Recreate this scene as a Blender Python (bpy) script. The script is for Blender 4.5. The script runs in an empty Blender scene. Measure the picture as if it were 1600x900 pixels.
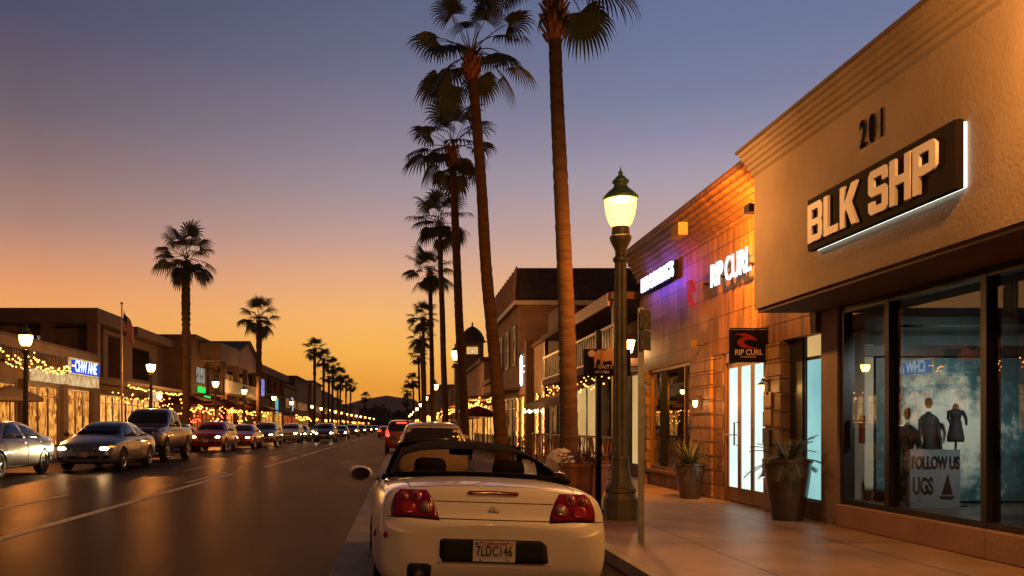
import bpy, bmesh, math, random
from mathutils import Vector, Matrix, noise as mnoise
from mathutils.bvhtree import BVHTree
R = math.radians
rnd = random.Random(7)
SC = bpy.context.scene
COL = SC.collection

# ------------------------------------------------------------------ camera
cam_d = bpy.data.cameras.new("camera"); cam = bpy.data.objects.new("camera", cam_d); COL.objects.link(cam)
cam.location = (0, 0, 1.47); cam.rotation_euler = (R(90), 0, 0)
cam_d.sensor_width = 36; cam_d.lens = 31.5
cam_d.shift_x = (800-625)/1600; cam_d.shift_y = (667-450)/1600
cam_d.clip_start = 0.05; cam_d.clip_end = 12000
SC.camera = cam
SC.view_settings.view_transform = 'Standard'; SC.view_settings.look = 'None'
SC.view_settings.exposure = 0.0; SC.view_settings.gamma = 1.0; SC.view_settings.use_curve_mapping = False
SC.cycles.use_denoising = True
SC.cycles.use_light_tree = True
SC.cycles.max_bounces = 6; SC.cycles.diffuse_bounces = 3; SC.cycles.glossy_bounces = 4
SC.cycles.transparent_max_bounces = 12; SC.cycles.volume_bounces = 0
SC.cycles.sample_clamp_indirect = 4.0; SC.cycles.caustics_reflective = False; SC.cycles.caustics_refractive = False
SC.cycles.blur_glossy = 0.5

# ------------------------------------------------------------------ world: the afterglow
def srgb(r, g, b):
    f = lambda c: (c/255/12.92) if c/255 <= .04045 else ((c/255+.055)/1.055)**2.4
    return (f(r), f(g), f(b), 1)
world = bpy.data.worlds.new("World"); SC.world = world; world.use_nodes = True
def build_world():
    nt = world.node_tree; N = nt.nodes; L = nt.links; N.clear()
    def n(t, **k):
        o = N.new(t)
        for a, v in k.items(): setattr(o, a, v)
        return o
    tc = n('ShaderNodeTexCoord'); sep = n('ShaderNodeSeparateXYZ'); L.new(tc.outputs['Generated'], sep.inputs[0])
    def ramp(stops):
        r = n('ShaderNodeValToRGB'); e = r.color_ramp.elements
        while len(e) > 1: e.remove(e[-1])
        e[0].position = stops[0][0]; e[0].color = stops[0][1]
        for p, c in stops[1:]:
            q = e.new(p); q.color = c
        L.new(sep.outputs[2], r.inputs[0]); return r
    left = ramp([(0, srgb(240,140,48)), (.06, srgb(247,162,66)), (.115, srgb(242,166,94)), (.145, srgb(230,155,103)), (.178, srgb(200,143,114)), (.21, srgb(168,129,117)),
                 (.27, srgb(131,108,110)), (.317, srgb(105,93,102)), (.36, srgb(91,83,99)), (.40, srgb(75,75,98)), (.6, srgb(44,44,62)), (1, srgb(20,24,40))])
    mid = ramp([(0, srgb(252,156,48)), (.044, srgb(255,170,58)), (.083, srgb(255,184,80)), (.124, srgb(247,182,108)), (.168, srgb(224,168,132)), (.205, srgb(193,155,146)),
                (.25, srgb(160,142,148)), (.312, srgb(131,123,138)), (.374, srgb(104,104,127)), (.43, srgb(88,94,120)), (.6, srgb(50,56,80)), (1, srgb(20,24,40))])
    right = ramp([(0, srgb(248,166,70)), (.05, srgb(252,178,86)), (.12, srgb(238,180,116)), (.17, srgb(214,170,140)), (.21, srgb(189,160,155)), (.263, srgb(160,150,165)),
                  (.295, srgb(140,136,160)), (.332, srgb(119,123,152)), (.38, srgb(105,115,148)), (.413, srgb(98,110,146)), (.6, srgb(56,66,96)), (1, srgb(20,24,40))])
    mr = n('ShaderNodeMapRange'); mr.inputs[1].default_value = -.36; mr.inputs[2].default_value = -.035; L.new(sep.outputs[0], mr.inputs[0])
    mr2 = n('ShaderNodeMapRange'); mr2.inputs[1].default_value = -.035; mr2.inputs[2].default_value = .276; L.new(sep.outputs[0], mr2.inputs[0])
    mix0 = n('ShaderNodeMixRGB'); L.new(mr.outputs[0], mix0.inputs[0]); L.new(left.outputs[0], mix0.inputs[1]); L.new(mid.outputs[0], mix0.inputs[2])
    mix = n('ShaderNodeMixRGB'); L.new(mr2.outputs[0], mix.inputs[0]); L.new(mix0.outputs[0], mix.inputs[1]); L.new(right.outputs[0], mix.inputs[2])
    back = ramp([(0, srgb(34,28,32)), (.1, srgb(40,34,44)), (.4, srgb(32,32,46)), (1, srgb(20,24,40))])
    mb = n('ShaderNodeMapRange'); mb.inputs[1].default_value = .55; mb.inputs[2].default_value = -.35
    L.new(sep.outputs[1], mb.inputs[0])
    mix2 = n('ShaderNodeMixRGB'); L.new(mb.outputs[0], mix2.inputs[0]); L.new(mix.outputs[0], mix2.inputs[1]); L.new(back.outputs[0], mix2.inputs[2])
    sky = n('ShaderNodeTexSky', sky_type='NISHITA', sun_disc=False)
    sky.sun_elevation = R(-3.0); sky.sun_rotation = R(-12)
    add = n('ShaderNodeMixRGB', blend_type='ADD'); add.inputs[0].default_value = .02
    L.new(mix2.outputs[0], add.inputs[1]); L.new(sky.outputs[0], add.inputs[2])
    bg = n('ShaderNodeBackground'); bg.inputs[1].default_value = 1.10
    out = n('ShaderNodeOutputWorld'); L.new(add.outputs[0], bg.inputs[0]); L.new(bg.outputs[0], out.inputs[0])
build_world()
sun_d = bpy.data.lights.new("sun", 'SUN'); sun_d.energy = .12; sun_d.angle = R(25); sun_d.color = (1, .55, .28)
sun = bpy.data.objects.new("sun", sun_d); COL.objects.link(sun); sun.rotation_euler = (R(86), 0, R(192))

# ------------------------------------------------------------------ materials
MATS = {}
def newmat(name):
    m = bpy.data.materials.new(name); m.use_nodes = True; m.node_tree.nodes.clear(); MATS[name] = m
    return m, m.node_tree.nodes, m.node_tree.links
def pbr(name, col, rough=.6, metal=0., var=.0, scale=3., bump=0., bscale=30., stretch=(1,1,1), col2=None, coat=0., spec=.5, rvar=0., detail=4):
    if name in MATS: return MATS[name]
    m, N, L = newmat(name)
    out = N.new('ShaderNodeOutputMaterial'); b = N.new('ShaderNodeBsdfPrincipled'); L.new(b.outputs[0], out.inputs[0])
    b.inputs['Base Color'].default_value = (*col, 1); b.inputs['Roughness'].default_value = rough; b.inputs['Metallic'].default_value = metal
    b.inputs['Coat Weight'].default_value = coat; b.inputs['Specular IOR Level'].default_value = spec
    if coat: b.inputs['Coat Roughness'].default_value = .04
    tc = N.new('ShaderNodeTexCoord'); mp = N.new('ShaderNodeMapping'); mp.inputs['Scale'].default_value = stretch; L.new(tc.outputs['Object'], mp.inputs[0])
    if var or col2:
        nz = N.new('ShaderNodeTexNoise'); nz.inputs['Scale'].default_value = scale; nz.inputs['Detail'].default_value = detail; L.new(mp.outputs[0], nz.inputs[0])
        rp = N.new('ShaderNodeValToRGB'); rp.color_ramp.elements[0].position = .3; rp.color_ramp.elements[1].position = .7
        c2 = col2 or tuple(min(1, c*(1+var)) for c in col); c1 = col if col2 else tuple(c*(1-var) for c in col)
        rp.color_ramp.elements[0].color = (*c1, 1); rp.color_ramp.elements[1].color = (*c2, 1)
        L.new(nz.outputs[0], rp.inputs[0]); L.new(rp.outputs[0], b.inputs['Base Color'])
        if rvar:
            mr = N.new('ShaderNodeMapRange'); mr.inputs[3].default_value = rough-rvar; mr.inputs[4].default_value = rough+rvar
            L.new(nz.outputs[0], mr.inputs[0]); L.new(mr.outputs[0], b.inputs['Roughness'])
    if bump:
        nb = N.new('ShaderNodeTexNoise'); nb.inputs['Scale'].default_value = bscale; nb.inputs['Detail'].default_value = 5; L.new(mp.outputs[0], nb.inputs[0])
        bp = N.new('ShaderNodeBump'); bp.inputs['Strength'].default_value = bump; bp.inputs['Distance'].default_value = .02
        L.new(nb.outputs[0], bp.inputs['Height']); L.new(bp.outputs[0], b.inputs['Normal'])
    return m
def emit(name, col, s, sample=False, two=None, scale=4., stretch=(1,1,1), kind='noise', lo=.15):
    if name in MATS: return MATS[name]
    m, N, L = newmat(name)
    out = N.new('ShaderNodeOutputMaterial'); e = N.new('ShaderNodeEmission'); e.inputs[0].default_value = (*col, 1); e.inputs[1].default_value = s
    L.new(e.outputs[0], out.inputs[0])
    if two:
        tc = N.new('ShaderNodeTexCoord'); mp = N.new('ShaderNodeMapping'); mp.inputs['Scale'].default_value = stretch; L.new(tc.outputs['Object'], mp.inputs[0])
        if kind == 'noise':
            nz = N.new('ShaderNodeTexNoise'); nz.inputs['Detail'].default_value = 4; fo = nz.outputs[0]
        else:
            nz = N.new('ShaderNodeTexVoronoi'); nz.feature = 'F1'; fo = nz.outputs['Color']
        nz.inputs['Scale'].default_value = scale; L.new(mp.outputs[0], nz.inputs[0])
        rp = N.new('ShaderNodeValToRGB'); rp.color_ramp.elements[0].position = .35 if kind == 'noise' else .1; rp.color_ramp.elements[1].position = .68 if kind == 'noise' else .9
        rp.color_ramp.elements[0].color = (*two, 1); rp.color_ramp.elements[1].color = (*col, 1)
        L.new(fo, rp.inputs[0]); L.new(rp.outputs[0], e.inputs[0])
    m.cycles.emission_sampling = 'FRONT_BACK' if sample else 'NONE'
    return m
def glassmat(name, tint=(1,1,1), refl=1.0, rough=.0, ior=1.5):
    if name in MATS: return MATS[name]
    m, N, L = newmat(name)
    out = N.new('ShaderNodeOutputMaterial'); t = N.new('ShaderNodeBsdfTransparent'); t.inputs[0].default_value = (*tint, 1)
    g = N.new('ShaderNodeBsdfGlossy'); g.inputs['Roughness'].default_value = rough
    f = N.new('ShaderNodeFresnel'); f.inputs[0].default_value = ior
    mu = N.new('ShaderNodeMath'); mu.operation = 'MULTIPLY'; mu.inputs[1].default_value = refl; L.new(f.outputs[0], mu.inputs[0])
    ge = N.new('ShaderNodeNewGeometry'); sb = N.new('ShaderNodeMath'); sb.operation = 'SUBTRACT'; sb.inputs[0].default_value = 1; L.new(ge.outputs['Backfacing'], sb.inputs[1])
    m2 = N.new('ShaderNodeMath'); m2.operation = 'MULTIPLY'; L.new(mu.outputs[0], m2.inputs[0]); L.new(sb.outputs[0], m2.inputs[1])
    mx = N.new('ShaderNodeMixShader'); L.new(m2.outputs[0], mx.inputs[0]); L.new(t.outputs[0], mx.inputs[1]); L.new(g.outputs[0], mx.inputs[2]); L.new(mx.outputs[0], out.inputs[0])
    return m
def lampglass(name, col, s, trans=.5):
    m, N, L = newmat(name)
    out = N.new('ShaderNodeOutputMaterial'); t = N.new('ShaderNodeBsdfTransparent'); t.inputs[0].default_value = (trans, trans, trans, 1)
    e = N.new('ShaderNodeEmission'); e.inputs[0].default_value = (*col, 1)
    tc = N.new('ShaderNodeTexCoord'); 
    lw = N.new('ShaderNodeLayerWeight'); lw.inputs[0].default_value = .35
    mr = N.new('ShaderNodeMapRange'); mr.inputs[3].default_value = s; mr.inputs[4].default_value = s*.3
    L.new(lw.outputs['Facing'], mr.inputs[0]); L.new(mr.outputs[0], e.inputs[1])
    a = N.new('ShaderNodeAddShader'); L.new(t.outputs[0], a.inputs[0]); L.new(e.outputs[0], a.inputs[1]); L.new(a.outputs[0], out.inputs[0])
    m.cycles.emission_sampling = 'NONE'
    return m
def blockmat(name, c1, c2, mortar, bw, bh, axes='YZ', rough=.75, streak=.5, bump=.5, off=.5, msize=.012, sst=(7,1.1,1), spots=0):
    if name in MATS: return MATS[name]
    m, N, L = newmat(name)
    out = N.new('ShaderNodeOutputMaterial'); b = N.new('ShaderNodeBsdfPrincipled'); L.new(b.outputs[0], out.inputs[0]); b.inputs['Roughness'].default_value = rough
    tc = N.new('ShaderNodeTexCoord'); sp = N.new('ShaderNodeSeparateXYZ'); L.new(tc.outputs['Object'], sp.inputs[0])
    cb = N.new('ShaderNodeCombineXYZ'); L.new(sp.outputs['XYZ'.index(axes[0])], cb.inputs[0]); L.new(sp.outputs['XYZ'.index(axes[1])], cb.inputs[1])
    br = N.new('ShaderNodeTexBrick'); br.offset = off; br.inputs['Scale'].default_value = 1; br.inputs['Brick Width'].default_value = bw; br.inputs['Row Height'].default_value = bh
    br.inputs['Mortar Size'].default_value = msize; br.inputs['Mortar Smooth'].default_value = .3; br.inputs['Bias'].default_value = 0
    br.inputs['Color1'].default_value = (*c1, 1); br.inputs['Color2'].default_value = (*c2, 1); br.inputs['Mortar'].default_value = (*mortar, 1)
    # wobble
    L.new(cb.outputs[0], br.inputs[0])
    mp = N.new('ShaderNodeMapping'); mp.inputs['Scale'].default_value = sst; L.new(cb.outputs[0], mp.inputs[0])
    nz = N.new('ShaderNodeTexNoise'); nz.inputs['Scale'].default_value = 1.6; nz.inputs['Detail'].default_value = 6; L.new(mp.outputs[0], nz.inputs[0])
    rp = N.new('ShaderNodeValToRGB'); rp.color_ramp.elements[0].position = .3; rp.color_ramp.elements[1].position = .7
    lo = 1-streak; rp.color_ramp.elements[0].color = (lo, lo, lo, 1); rp.color_ramp.elements[1].color = (1, 1, 1, 1); L.new(nz.outputs[0], rp.inputs[0])
    mu = N.new('ShaderNodeMixRGB'); mu.blend_type = 'MULTIPLY'; mu.inputs[0].default_value = 1; L.new(br.outputs[0], mu.inputs[1]); L.new(rp.outputs[0], mu.inputs[2])
    res = mu.outputs[0]
    if spots:
        for sc_, th, dk in ((3.2, .055, .35), (1.1, .10, .6)):
            vo = N.new('ShaderNodeTexVoronoi'); vo.inputs['Scale'].default_value = sc_; L.new(cb.outputs[0], vo.inputs[0])
            r2 = N.new('ShaderNodeValToRGB'); r2.color_ramp.elements[0].position = th*.6; r2.color_ramp.elements[1].position = th*1.4; r2.color_ramp.elements[0].color = (dk,dk,dk,1); L.new(vo.outputs['Distance'], r2.inputs[0])
            m9 = N.new('ShaderNodeMixRGB'); m9.blend_type = 'MULTIPLY'; m9.inputs[0].default_value = spots; L.new(res, m9.inputs[1]); L.new(r2.outputs[0], m9.inputs[2]); res = m9.outputs[0]
    L.new(res, b.inputs['Base Color'])
    ad = N.new('ShaderNodeMath'); ad.operation = 'MULTIPLY_ADD'; ad.inputs[1].default_value = -1.0
    n2 = N.new('ShaderNodeTexNoise'); n2.inputs['Scale'].default_value = 14; n2.inputs['Detail'].default_value = 5; L.new(cb.outputs[0], n2.inputs[0])
    m3 = N.new('ShaderNodeMath'); m3.operation = 'MULTIPLY'; m3.inputs[1].default_value = .5; L.new(n2.outputs[0], m3.inputs[0])
    L.new(br.outputs['Fac'], ad.inputs[0]); L.new(m3.outputs[0], ad.inputs[2])
    bp = N.new('ShaderNodeBump'); bp.inputs['Strength'].default_value = bump; bp.inputs['Distance'].default_value = .03; L.new(ad.outputs[0], bp.inputs['Height']); L.new(bp.outputs[0], b.inputs['Normal'])
    return m

M = {}
def asphalt():
    m, N, L = newmat('asphalt'); out = N.new('ShaderNodeOutputMaterial')
    tc = N.new('ShaderNodeTexCoord')
    def nz(sc, det=5, st=(1,1,1)):
        mp = N.new('ShaderNodeMapping'); mp.inputs['Scale'].default_value = st; L.new(tc.outputs['Object'], mp.inputs[0]); q = N.new('ShaderNodeTexNoise'); q.inputs['Scale'].default_value = sc; q.inputs['Detail'].default_value = det; L.new(mp.outputs[0], q.inputs[0]); return q.outputs[0]
    def rp(src, a, b, ca, cb):
        r = N.new('ShaderNodeValToRGB'); r.color_ramp.elements[0].position = a; r.color_ramp.elements[1].position = b; r.color_ramp.elements[0].color = (*ca,1); r.color_ramp.elements[1].color = (*cb,1); L.new(src, r.inputs[0]); return r.outputs[0]
    def mul(a, b, f=1.):
        x = N.new('ShaderNodeMixRGB'); x.blend_type = 'MULTIPLY'; x.inputs[0].default_value = f; L.new(a, x.inputs[1]); L.new(b, x.inputs[2]); return x.outputs[0]
    base = rp(nz(.5, 7, (1,.22,1)), .36, .64, (.006,.0045,.004), (.021,.016,.0145))
    grain = rp(nz(55, 2), .35, .7, (.35,.35,.35), (1.5,1.45,1.4))
    vo = N.new('ShaderNodeTexVoronoi'); vo.feature = 'DISTANCE_TO_EDGE'; vo.inputs['Scale'].default_value = .33
    wm = N.new('ShaderNodeMixRGB'); wm.inputs[0].default_value = .12; L.new(tc.outputs['Object'], wm.inputs[1]); nn = N.new('ShaderNodeTexNoise'); nn.inputs['Scale'].default_value = 1.3; L.new(tc.outputs['Object'], nn.inputs[0]); L.new(nn.outputs['Color'], wm.inputs[2]); L.new(wm.outputs[0], vo.inputs[0])
    crack = rp(vo.outputs[0], .0, .012, (.15,.15,.15), (1,1,1))
    col = mul(mul(base, grain), crack, .7)
    d = N.new('ShaderNodeBsdfDiffuse'); L.new(col, d.inputs[0]); g = N.new('ShaderNodeBsdfGlossy')
    gr = N.new('ShaderNodeMapRange'); gr.inputs[3].default_value = .20; gr.inputs[4].default_value = .42; g.inputs[0].default_value = (1,.72,.52,1); L.new(nz(.7, 5, (1,.3,1)), gr.inputs[0]); L.new(gr.outputs[0], g.inputs['Roughness'])
    lw = N.new('ShaderNodeLayerWeight'); lw.inputs[0].default_value = .5; pw = N.new('ShaderNodeMath'); pw.operation = 'POWER'; pw.inputs[1].default_value = 7; L.new(lw.outputs['Facing'], pw.inputs[0])
    ma = N.new('ShaderNodeMath'); ma.operation = 'MULTIPLY_ADD'; ma.inputs[1].default_value = .12; ma.inputs[2].default_value = .022; L.new(pw.outputs[0], ma.inputs[0])
    mx = N.new('ShaderNodeMixShader'); L.new(ma.outputs[0], mx.inputs[0]); L.new(d.outputs[0], mx.inputs[1]); L.new(g.outputs[0], mx.inputs[2]); L.new(mx.outputs[0], out.inputs[0])
    bp = N.new('ShaderNodeBump'); bp.inputs['Strength'].default_value = .25; bp.inputs['Distance'].default_value = .01; L.new(nz(70, 3), bp.inputs['Height']); L.new(bp.outputs[0], d.inputs['Normal']); L.new(bp.outputs[0], g.inputs['Normal'])
    return m
M['asphalt'] = asphalt()
M['concrete'] = pbr('kerb_concrete', (.30,.25,.22), .8, var=.3, scale=2, bump=.25, bscale=40)
M['soil'] = pbr('dry_ground', (.10,.08,.06), .9, var=.3, scale=.2)
M['paint'] = pbr('road_paint', (.80,.58,.24), .6, col2=(.40,.27,.12), scale=9, bump=.3, bscale=60)
M['yellow'] = pbr('yellow_road_paint', (.50,.34,.08), .6, col2=(.22,.16,.06), scale=7)
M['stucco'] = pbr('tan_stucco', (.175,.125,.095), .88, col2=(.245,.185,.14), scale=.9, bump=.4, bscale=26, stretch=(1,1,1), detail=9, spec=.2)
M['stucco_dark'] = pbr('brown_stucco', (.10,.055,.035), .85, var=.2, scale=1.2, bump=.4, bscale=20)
M['stucco_pink'] = pbr('pink_stucco', (.25,.14,.095), .85, var=.2, scale=1.0, bump=.4, bscale=20)
M['stucco_cream'] = pbr('cream_stucco', (.24,.16,.10), .85, var=.2, scale=.6, bump=.3, bscale=14)
M['bronze'] = pbr('dark_bronze', (.06,.04,.03), .45, metal=.6, bump=.1, bscale=60)
M['lamp_stone'] = pbr('lamp_green_bronze', (.10,.085,.05), .5, metal=.3, var=.3, scale=5, bump=.3, bscale=50)
M['verdigris'] = pbr('green_copper', (.10,.19,.06), .4, metal=.3, var=.3, scale=6)
M['black_metal'] = pbr('black_metal', (.012,.011,.011), .4, metal=.5)
M['black_frame'] = pbr('black_window_frame', (.014,.012,.012), .35, metal=.3)
M['grey_metal'] = pbr('grey_metal', (.28,.27,.26), .45, metal=.7, var=.2)
M['galv'] = pbr('galvanised_steel', (.20,.20,.20), .5, metal=.7, var=.3, scale=8)
M['bronze_frame'] = pbr('bronze_door_frame', (.22,.13,.07), .35, metal=.6)
M['white_paint'] = pbr('white_letter_paint', (.58,.52,.52), .6, var=.06, scale=4)
M['sign_black'] = pbr('sign_black', (.010,.007,.007), .85, bump=.15, bscale=80, spec=.08)
M['tyre'] = pbr('rubber', (.015,.014,.014), .75)
M['well'] = pbr('wheel_well', (.006,.006,.006), .9)
M['rim'] = pbr('alloy', (.45,.43,.41), .28, metal=.9)
M['dark_glass'] = pbr('dark_car_glass', (.012,.012,.014), .06, spec=.6)
M['chrome'] = pbr('chrome', (.65,.62,.60), .12, metal=1)
M['red_lens'] = pbr('red_lens', (.17,.004,.006), .10, coat=.6)
M['clear_lens'] = pbr('clear_lens', (.30,.13,.10), .15, coat=.5, metal=.4)
M['canvas'] = pbr('black_canvas', (.006,.005,.005), .95, bump=.4, bscale=200, spec=.06)
M['interior'] = pbr('dark_interior', (.03,.026,.025), .8)
M['leather'] = pbr('dark_seat', (.020,.017,.017), .7, spec=.2)
M['terracotta'] = pbr('terracotta', (.42,.17,.07), .7, var=.2, scale=4, bump=.2, bscale=20)
M['pot'] = pbr('dark_glazed_pot', (.045,.035,.030), .3, var=.3, scale=5, coat=.2)
M['urn'] = pbr('pale_ceramic', (.62,.50,.40), .6, var=.1)
M['leafA'] = pbr('palm_leaf', (.022,.034,.014), .55, col2=(.045,.06,.022), scale=2)
M['leafB'] = pbr('shrub_leaf', (.05,.075,.03), .55, col2=(.11,.10,.04), scale=6)
M['treeleaf'] = pbr('tree_leaf', (.02,.03,.012), .7, col2=(.04,.045,.02), scale=.6)
M['trunk'] = pbr('palm_bark', (.038,.018,.010), .95, col2=(.085,.042,.020), scale=2.2, stretch=(1,1,7), bump=.9, bscale=9)
M['boots'] = pbr('palm_boots', (.16,.06,.025), .9, col2=(.30,.12,.05), scale=9, bump=.6, bscale=30)
M['thatch'] = pbr('palm_thatch', (.11,.065,.03), .95, col2=(.20,.12,.06), scale=9, bump=.6, bscale=30)
M['roof_tile'] = blockmat('roof_shingles', (.075,.05,.04), (.11,.07,.055), (.03,.02,.02), .5, .22, 'XZ', streak=.4)
M['cloth_red'] = pbr('red_umbrella_cloth', (.12,.022,.014), .9)
M['awning'] = pbr('cream_awning_cloth', (.42,.32,.25), .9, var=.1)
M['poster'] = pbr('poster_paper', (.085,.10,.105), .5, var=.3, scale=1.5)
M['ink'] = pbr('black_ink', (.008,.008,.008), 1, spec=0)
M['glow_white'] = emit('frosted_glow', (.90,.98,.88), 1.15, sample=True, two=(.60,.84,.80), scale=.9)
M['glow_aqua'] = emit('aqua_glow', (.42,.80,.76), .80, sample=True, two=(.28,.60,.62), scale=1.3)
M['shop_warm'] = emit('shop_interior_warm', (1.0,.40,.07), 1.25, two=(.20,.05,.006), scale=3.4, stretch=(1,1.3,.8), kind='voronoi')
M['shop_bright'] = emit('shop_interior_bright', (1.0,.46,.10), 1.7, two=(.30,.09,.015), scale=3.0, stretch=(1,1.2,.8), kind='voronoi')
M['shop_dim'] = emit('shop_interior_dim', (.55,.22,.06), .8, two=(.03,.010,.004), scale=1.4)
M['shop_red'] = emit('shop_interior_red', (.9,.16,.03), .8, two=(.08,.012,.004), scale=1.6)
M['cream_lit'] = emit('lit_cream_room', (.82,.52,.20), .85, two=(.60,.34,.11), scale=.5)
M['win_white'] = emit('lit_upper_window', (.75,.72,.60), .55, two=(.12,.10,.09), scale=2.0)
M['bulb'] = emit('string_bulb', (1.0,.32,.05), 9)
M['bulb_red'] = emit('string_bulb_red', (1.0,.08,.03), 8)
M['globe'] = emit('globe_bulb', (1.0,.66,.28), 5)
M['lampglass'] = lampglass('lamp_glass', (1.0,.46,.06), 4.6, .6)
M['lampglass2'] = lampglass('lamp_glass_distant', (1.0,.46,.09), 20, .6)
M['farlamp'] = emit('far_lamp_glass', (1.0,.40,.07), 34)
M['headlight'] = emit('headlight_on', (1.0,.84,.50), 110)
M['headlight_warm'] = emit('headlight_warm', (1.0,.62,.22), 55)
M['headlight_off'] = pbr('headlight_off', (.45,.42,.38), .1, coat=.6, metal=.3)
M['indicator'] = emit('amber_indicator', (1.0,.36,.04), 1.8)
M['tail_on'] = emit('tail_light_on', (1.0,.05,.03), 3.5)
M['sign_blue'] = emit('blue_sign_glow', (.02,.10,.95), .8)
M['sign_white'] = emit('white_sign_glow', (.90,.90,.86), 1.3)
M['sign_cream'] = emit('cream_lightbox', (1.0,.72,.36), .85, two=(.6,.32,.12), scale=3)
M['sign_green'] = emit('green_sign_glow', (.04,.85,.12), 1.0)
M['sign_teal'] = emit('teal_screen', (.25,.75,.72), 1.0, two=(.05,.25,.35), scale=4)
M['neon'] = emit('neon_white_blue', (.80,.80,1.0), 3.2)
M['led'] = emit('white_led_strip', (.85,.95,.86), 4, sample=True)
M['shopglass'] = glassmat('shop_glass', (.92,.95,.95), 2.0)
M['carglass'] = glassmat('car_glass_clear', (.62,.58,.55), .35)
def paint(name, col, metal=.0): return pbr('paint_'+name, col, .32, metal=metal, coat=.8)
M['hill'] = pbr('far_mountain', (.10,.07,.08), 1.0, var=.2, scale=.004, spec=0)

# ------------------------------------------------------------------ mesh helpers
def BM(): return bmesh.new()
def box(bm, x0, x1, y0, y1, z0, z1):
    if x0 > x1: x0, x1 = x1, x0
    if y0 > y1: y0, y1 = y1, y0
    if z0 > z1: z0, z1 = z1, z0
    v = [bm.verts.new((x, y, z)) for z in (z0, z1) for y in (y0, y1) for x in (x0, x1)]
    for f in ((0,2,3,1),(4,5,7,6),(0,1,5,4),(2,6,7,3),(0,4,6,2),(1,3,7,5)): bm.faces.new([v[i] for i in f])
    return v
def ringtube(bm, rings, cap=True):
    prev = None; first = None
    for rg in rings:
        vs = [bm.verts.new(p) for p in rg]
        if prev:
            n = len(vs)
            for i in range(n): bm.faces.new((prev[i], prev[(i+1) % n], vs[(i+1) % n], vs[i]))
        else: first = vs
        prev = vs
    if cap:
        bm.faces.new(list(reversed(first))); bm.faces.new(prev)
def frame_of(d):
    d = d.normalized(); u = Vector((0,0,1)) if abs(d.z) < .95 else Vector((1,0,0))
    a = d.cross(u).normalized(); b = a.cross(d).normalized()   # a x ? orientation
    return a, b
def tube(bm, pts, r, seg=8, cap=True):
    pts = [Vector(p) for p in pts]; rs = r if hasattr(r, '__len__') else [r]*len(pts)
    rings = []
    a = None
    for i, p in enumerate(pts):
        d = (pts[min(i+1, len(pts)-1)] - pts[max(i-1, 0)])
        if d.length < 1e-9: d = Vector((0,0,1))
        if a is None: a, b = frame_of(d)
        else:
            dn = d.normalized(); a = (a - dn*a.dot(dn)).normalized(); b = a.cross(dn).normalized()
        rings.append([p + (a*math.cos(t) + b*math.sin(t))*rs[i] for t in [2*math.pi*k/seg for k in range(seg)]])
    ringtube(bm, rings, cap)
def lathe(bm, prof, c=(0,0,0), seg=20, flute=0., cap=True):
    rings = []
    for r, z in prof:
        rings.append([(c[0]+r*(1+flute*math.cos(k*math.pi))*math.cos(2*math.pi*k/seg), c[1]+r*(1+flute*math.cos(k*math.pi))*math.sin(2*math.pi*k/seg), c[2]+z) for k in range(seg)])
    ringtube(bm, rings, cap)
def prism(bm, poly, M4, depth):
    """poly in local xy, extruded to local z=depth, mapped by M4"""
    a = [bm.verts.new(M4 @ Vector((x, y, 0))) for x, y in poly]; b = [bm.verts.new(M4 @ Vector((x, y, depth))) for x, y in poly]
    bm.faces.new(list(reversed(a))); bm.faces.new(b); n = len(a)
    for i in range(n): bm.faces.new((a[i], a[(i+1) % n], b[(i+1) % n], b[i]))
def ico(bm, c, r, sub=1):
    bmesh.ops.create_icosphere(bm, subdivisions=sub, radius=r, matrix=Matrix.Translation(c))
def wallgrid(bm, x0, x1, ys, zs, opens, axis='X'):
    """slab between x0,x1 ; ys=(y0,y1) zs=(z0,z1) with rectangular openings (ya,yb,za,zb); axis Y swaps x and y"""
    Y = sorted({round(v, 4) for v in [ys[0], ys[1]] + [q for o in opens for q in o[:2] if ys[0] < q < ys[1]]})
    Z = sorted({round(v, 4) for v in [zs[0], zs[1]] + [q for o in opens for q in o[2:] if zs[0] < q < zs[1]]})
    def filled(i, j):
        if i < 0 or j < 0 or i >= len(Y)-1 or j >= len(Z)-1: return False
        cy = (Y[i]+Y[i+1])/2; cz = (Z[j]+Z[j+1])/2
        return not any(o[0] < cy < o[1] and o[2] < cz < o[3] for o in opens)
    T = (lambda x, y, z: (x, y, z)) if axis == 'X' else (lambda x, y, z: (y, x, z))
    def q(*p): bm.faces.new([bm.verts.new(T(*a)) for a in p])
    for i in range(len(Y)-1):
        for j in range(len(Z)-1):
            if not filled(i, j): continue
            a, b, c, d = Y[i], Y[i+1], Z[j], Z[j+1]
            q((x0,a,c),(x0,a,d),(x0,b,d),(x0,b,c)); q((x1,a,c),(x1,b,c),(x1,b,d),(x1,a,d))
            if not filled(i-1, j): q((x0,a,c),(x1,a,c),(x1,a,d),(x0,a,d))
            if not filled(i+1, j): q((x0,b,c),(x0,b,d),(x1,b,d),(x1,b,c))
            if not filled(i, j-1): q((x0,a,c),(x0,b,c),(x1,b,c),(x1,a,c))
            if not filled(i, j+1): q((x0,a,d),(x1,a,d),(x1,b,d),(x0,b,d))
    bmesh.ops.remove_doubles(bm, verts=bm.verts, dist=1e-4)
    bmesh.ops.recalc_face_normals(bm, faces=bm.faces)
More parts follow.
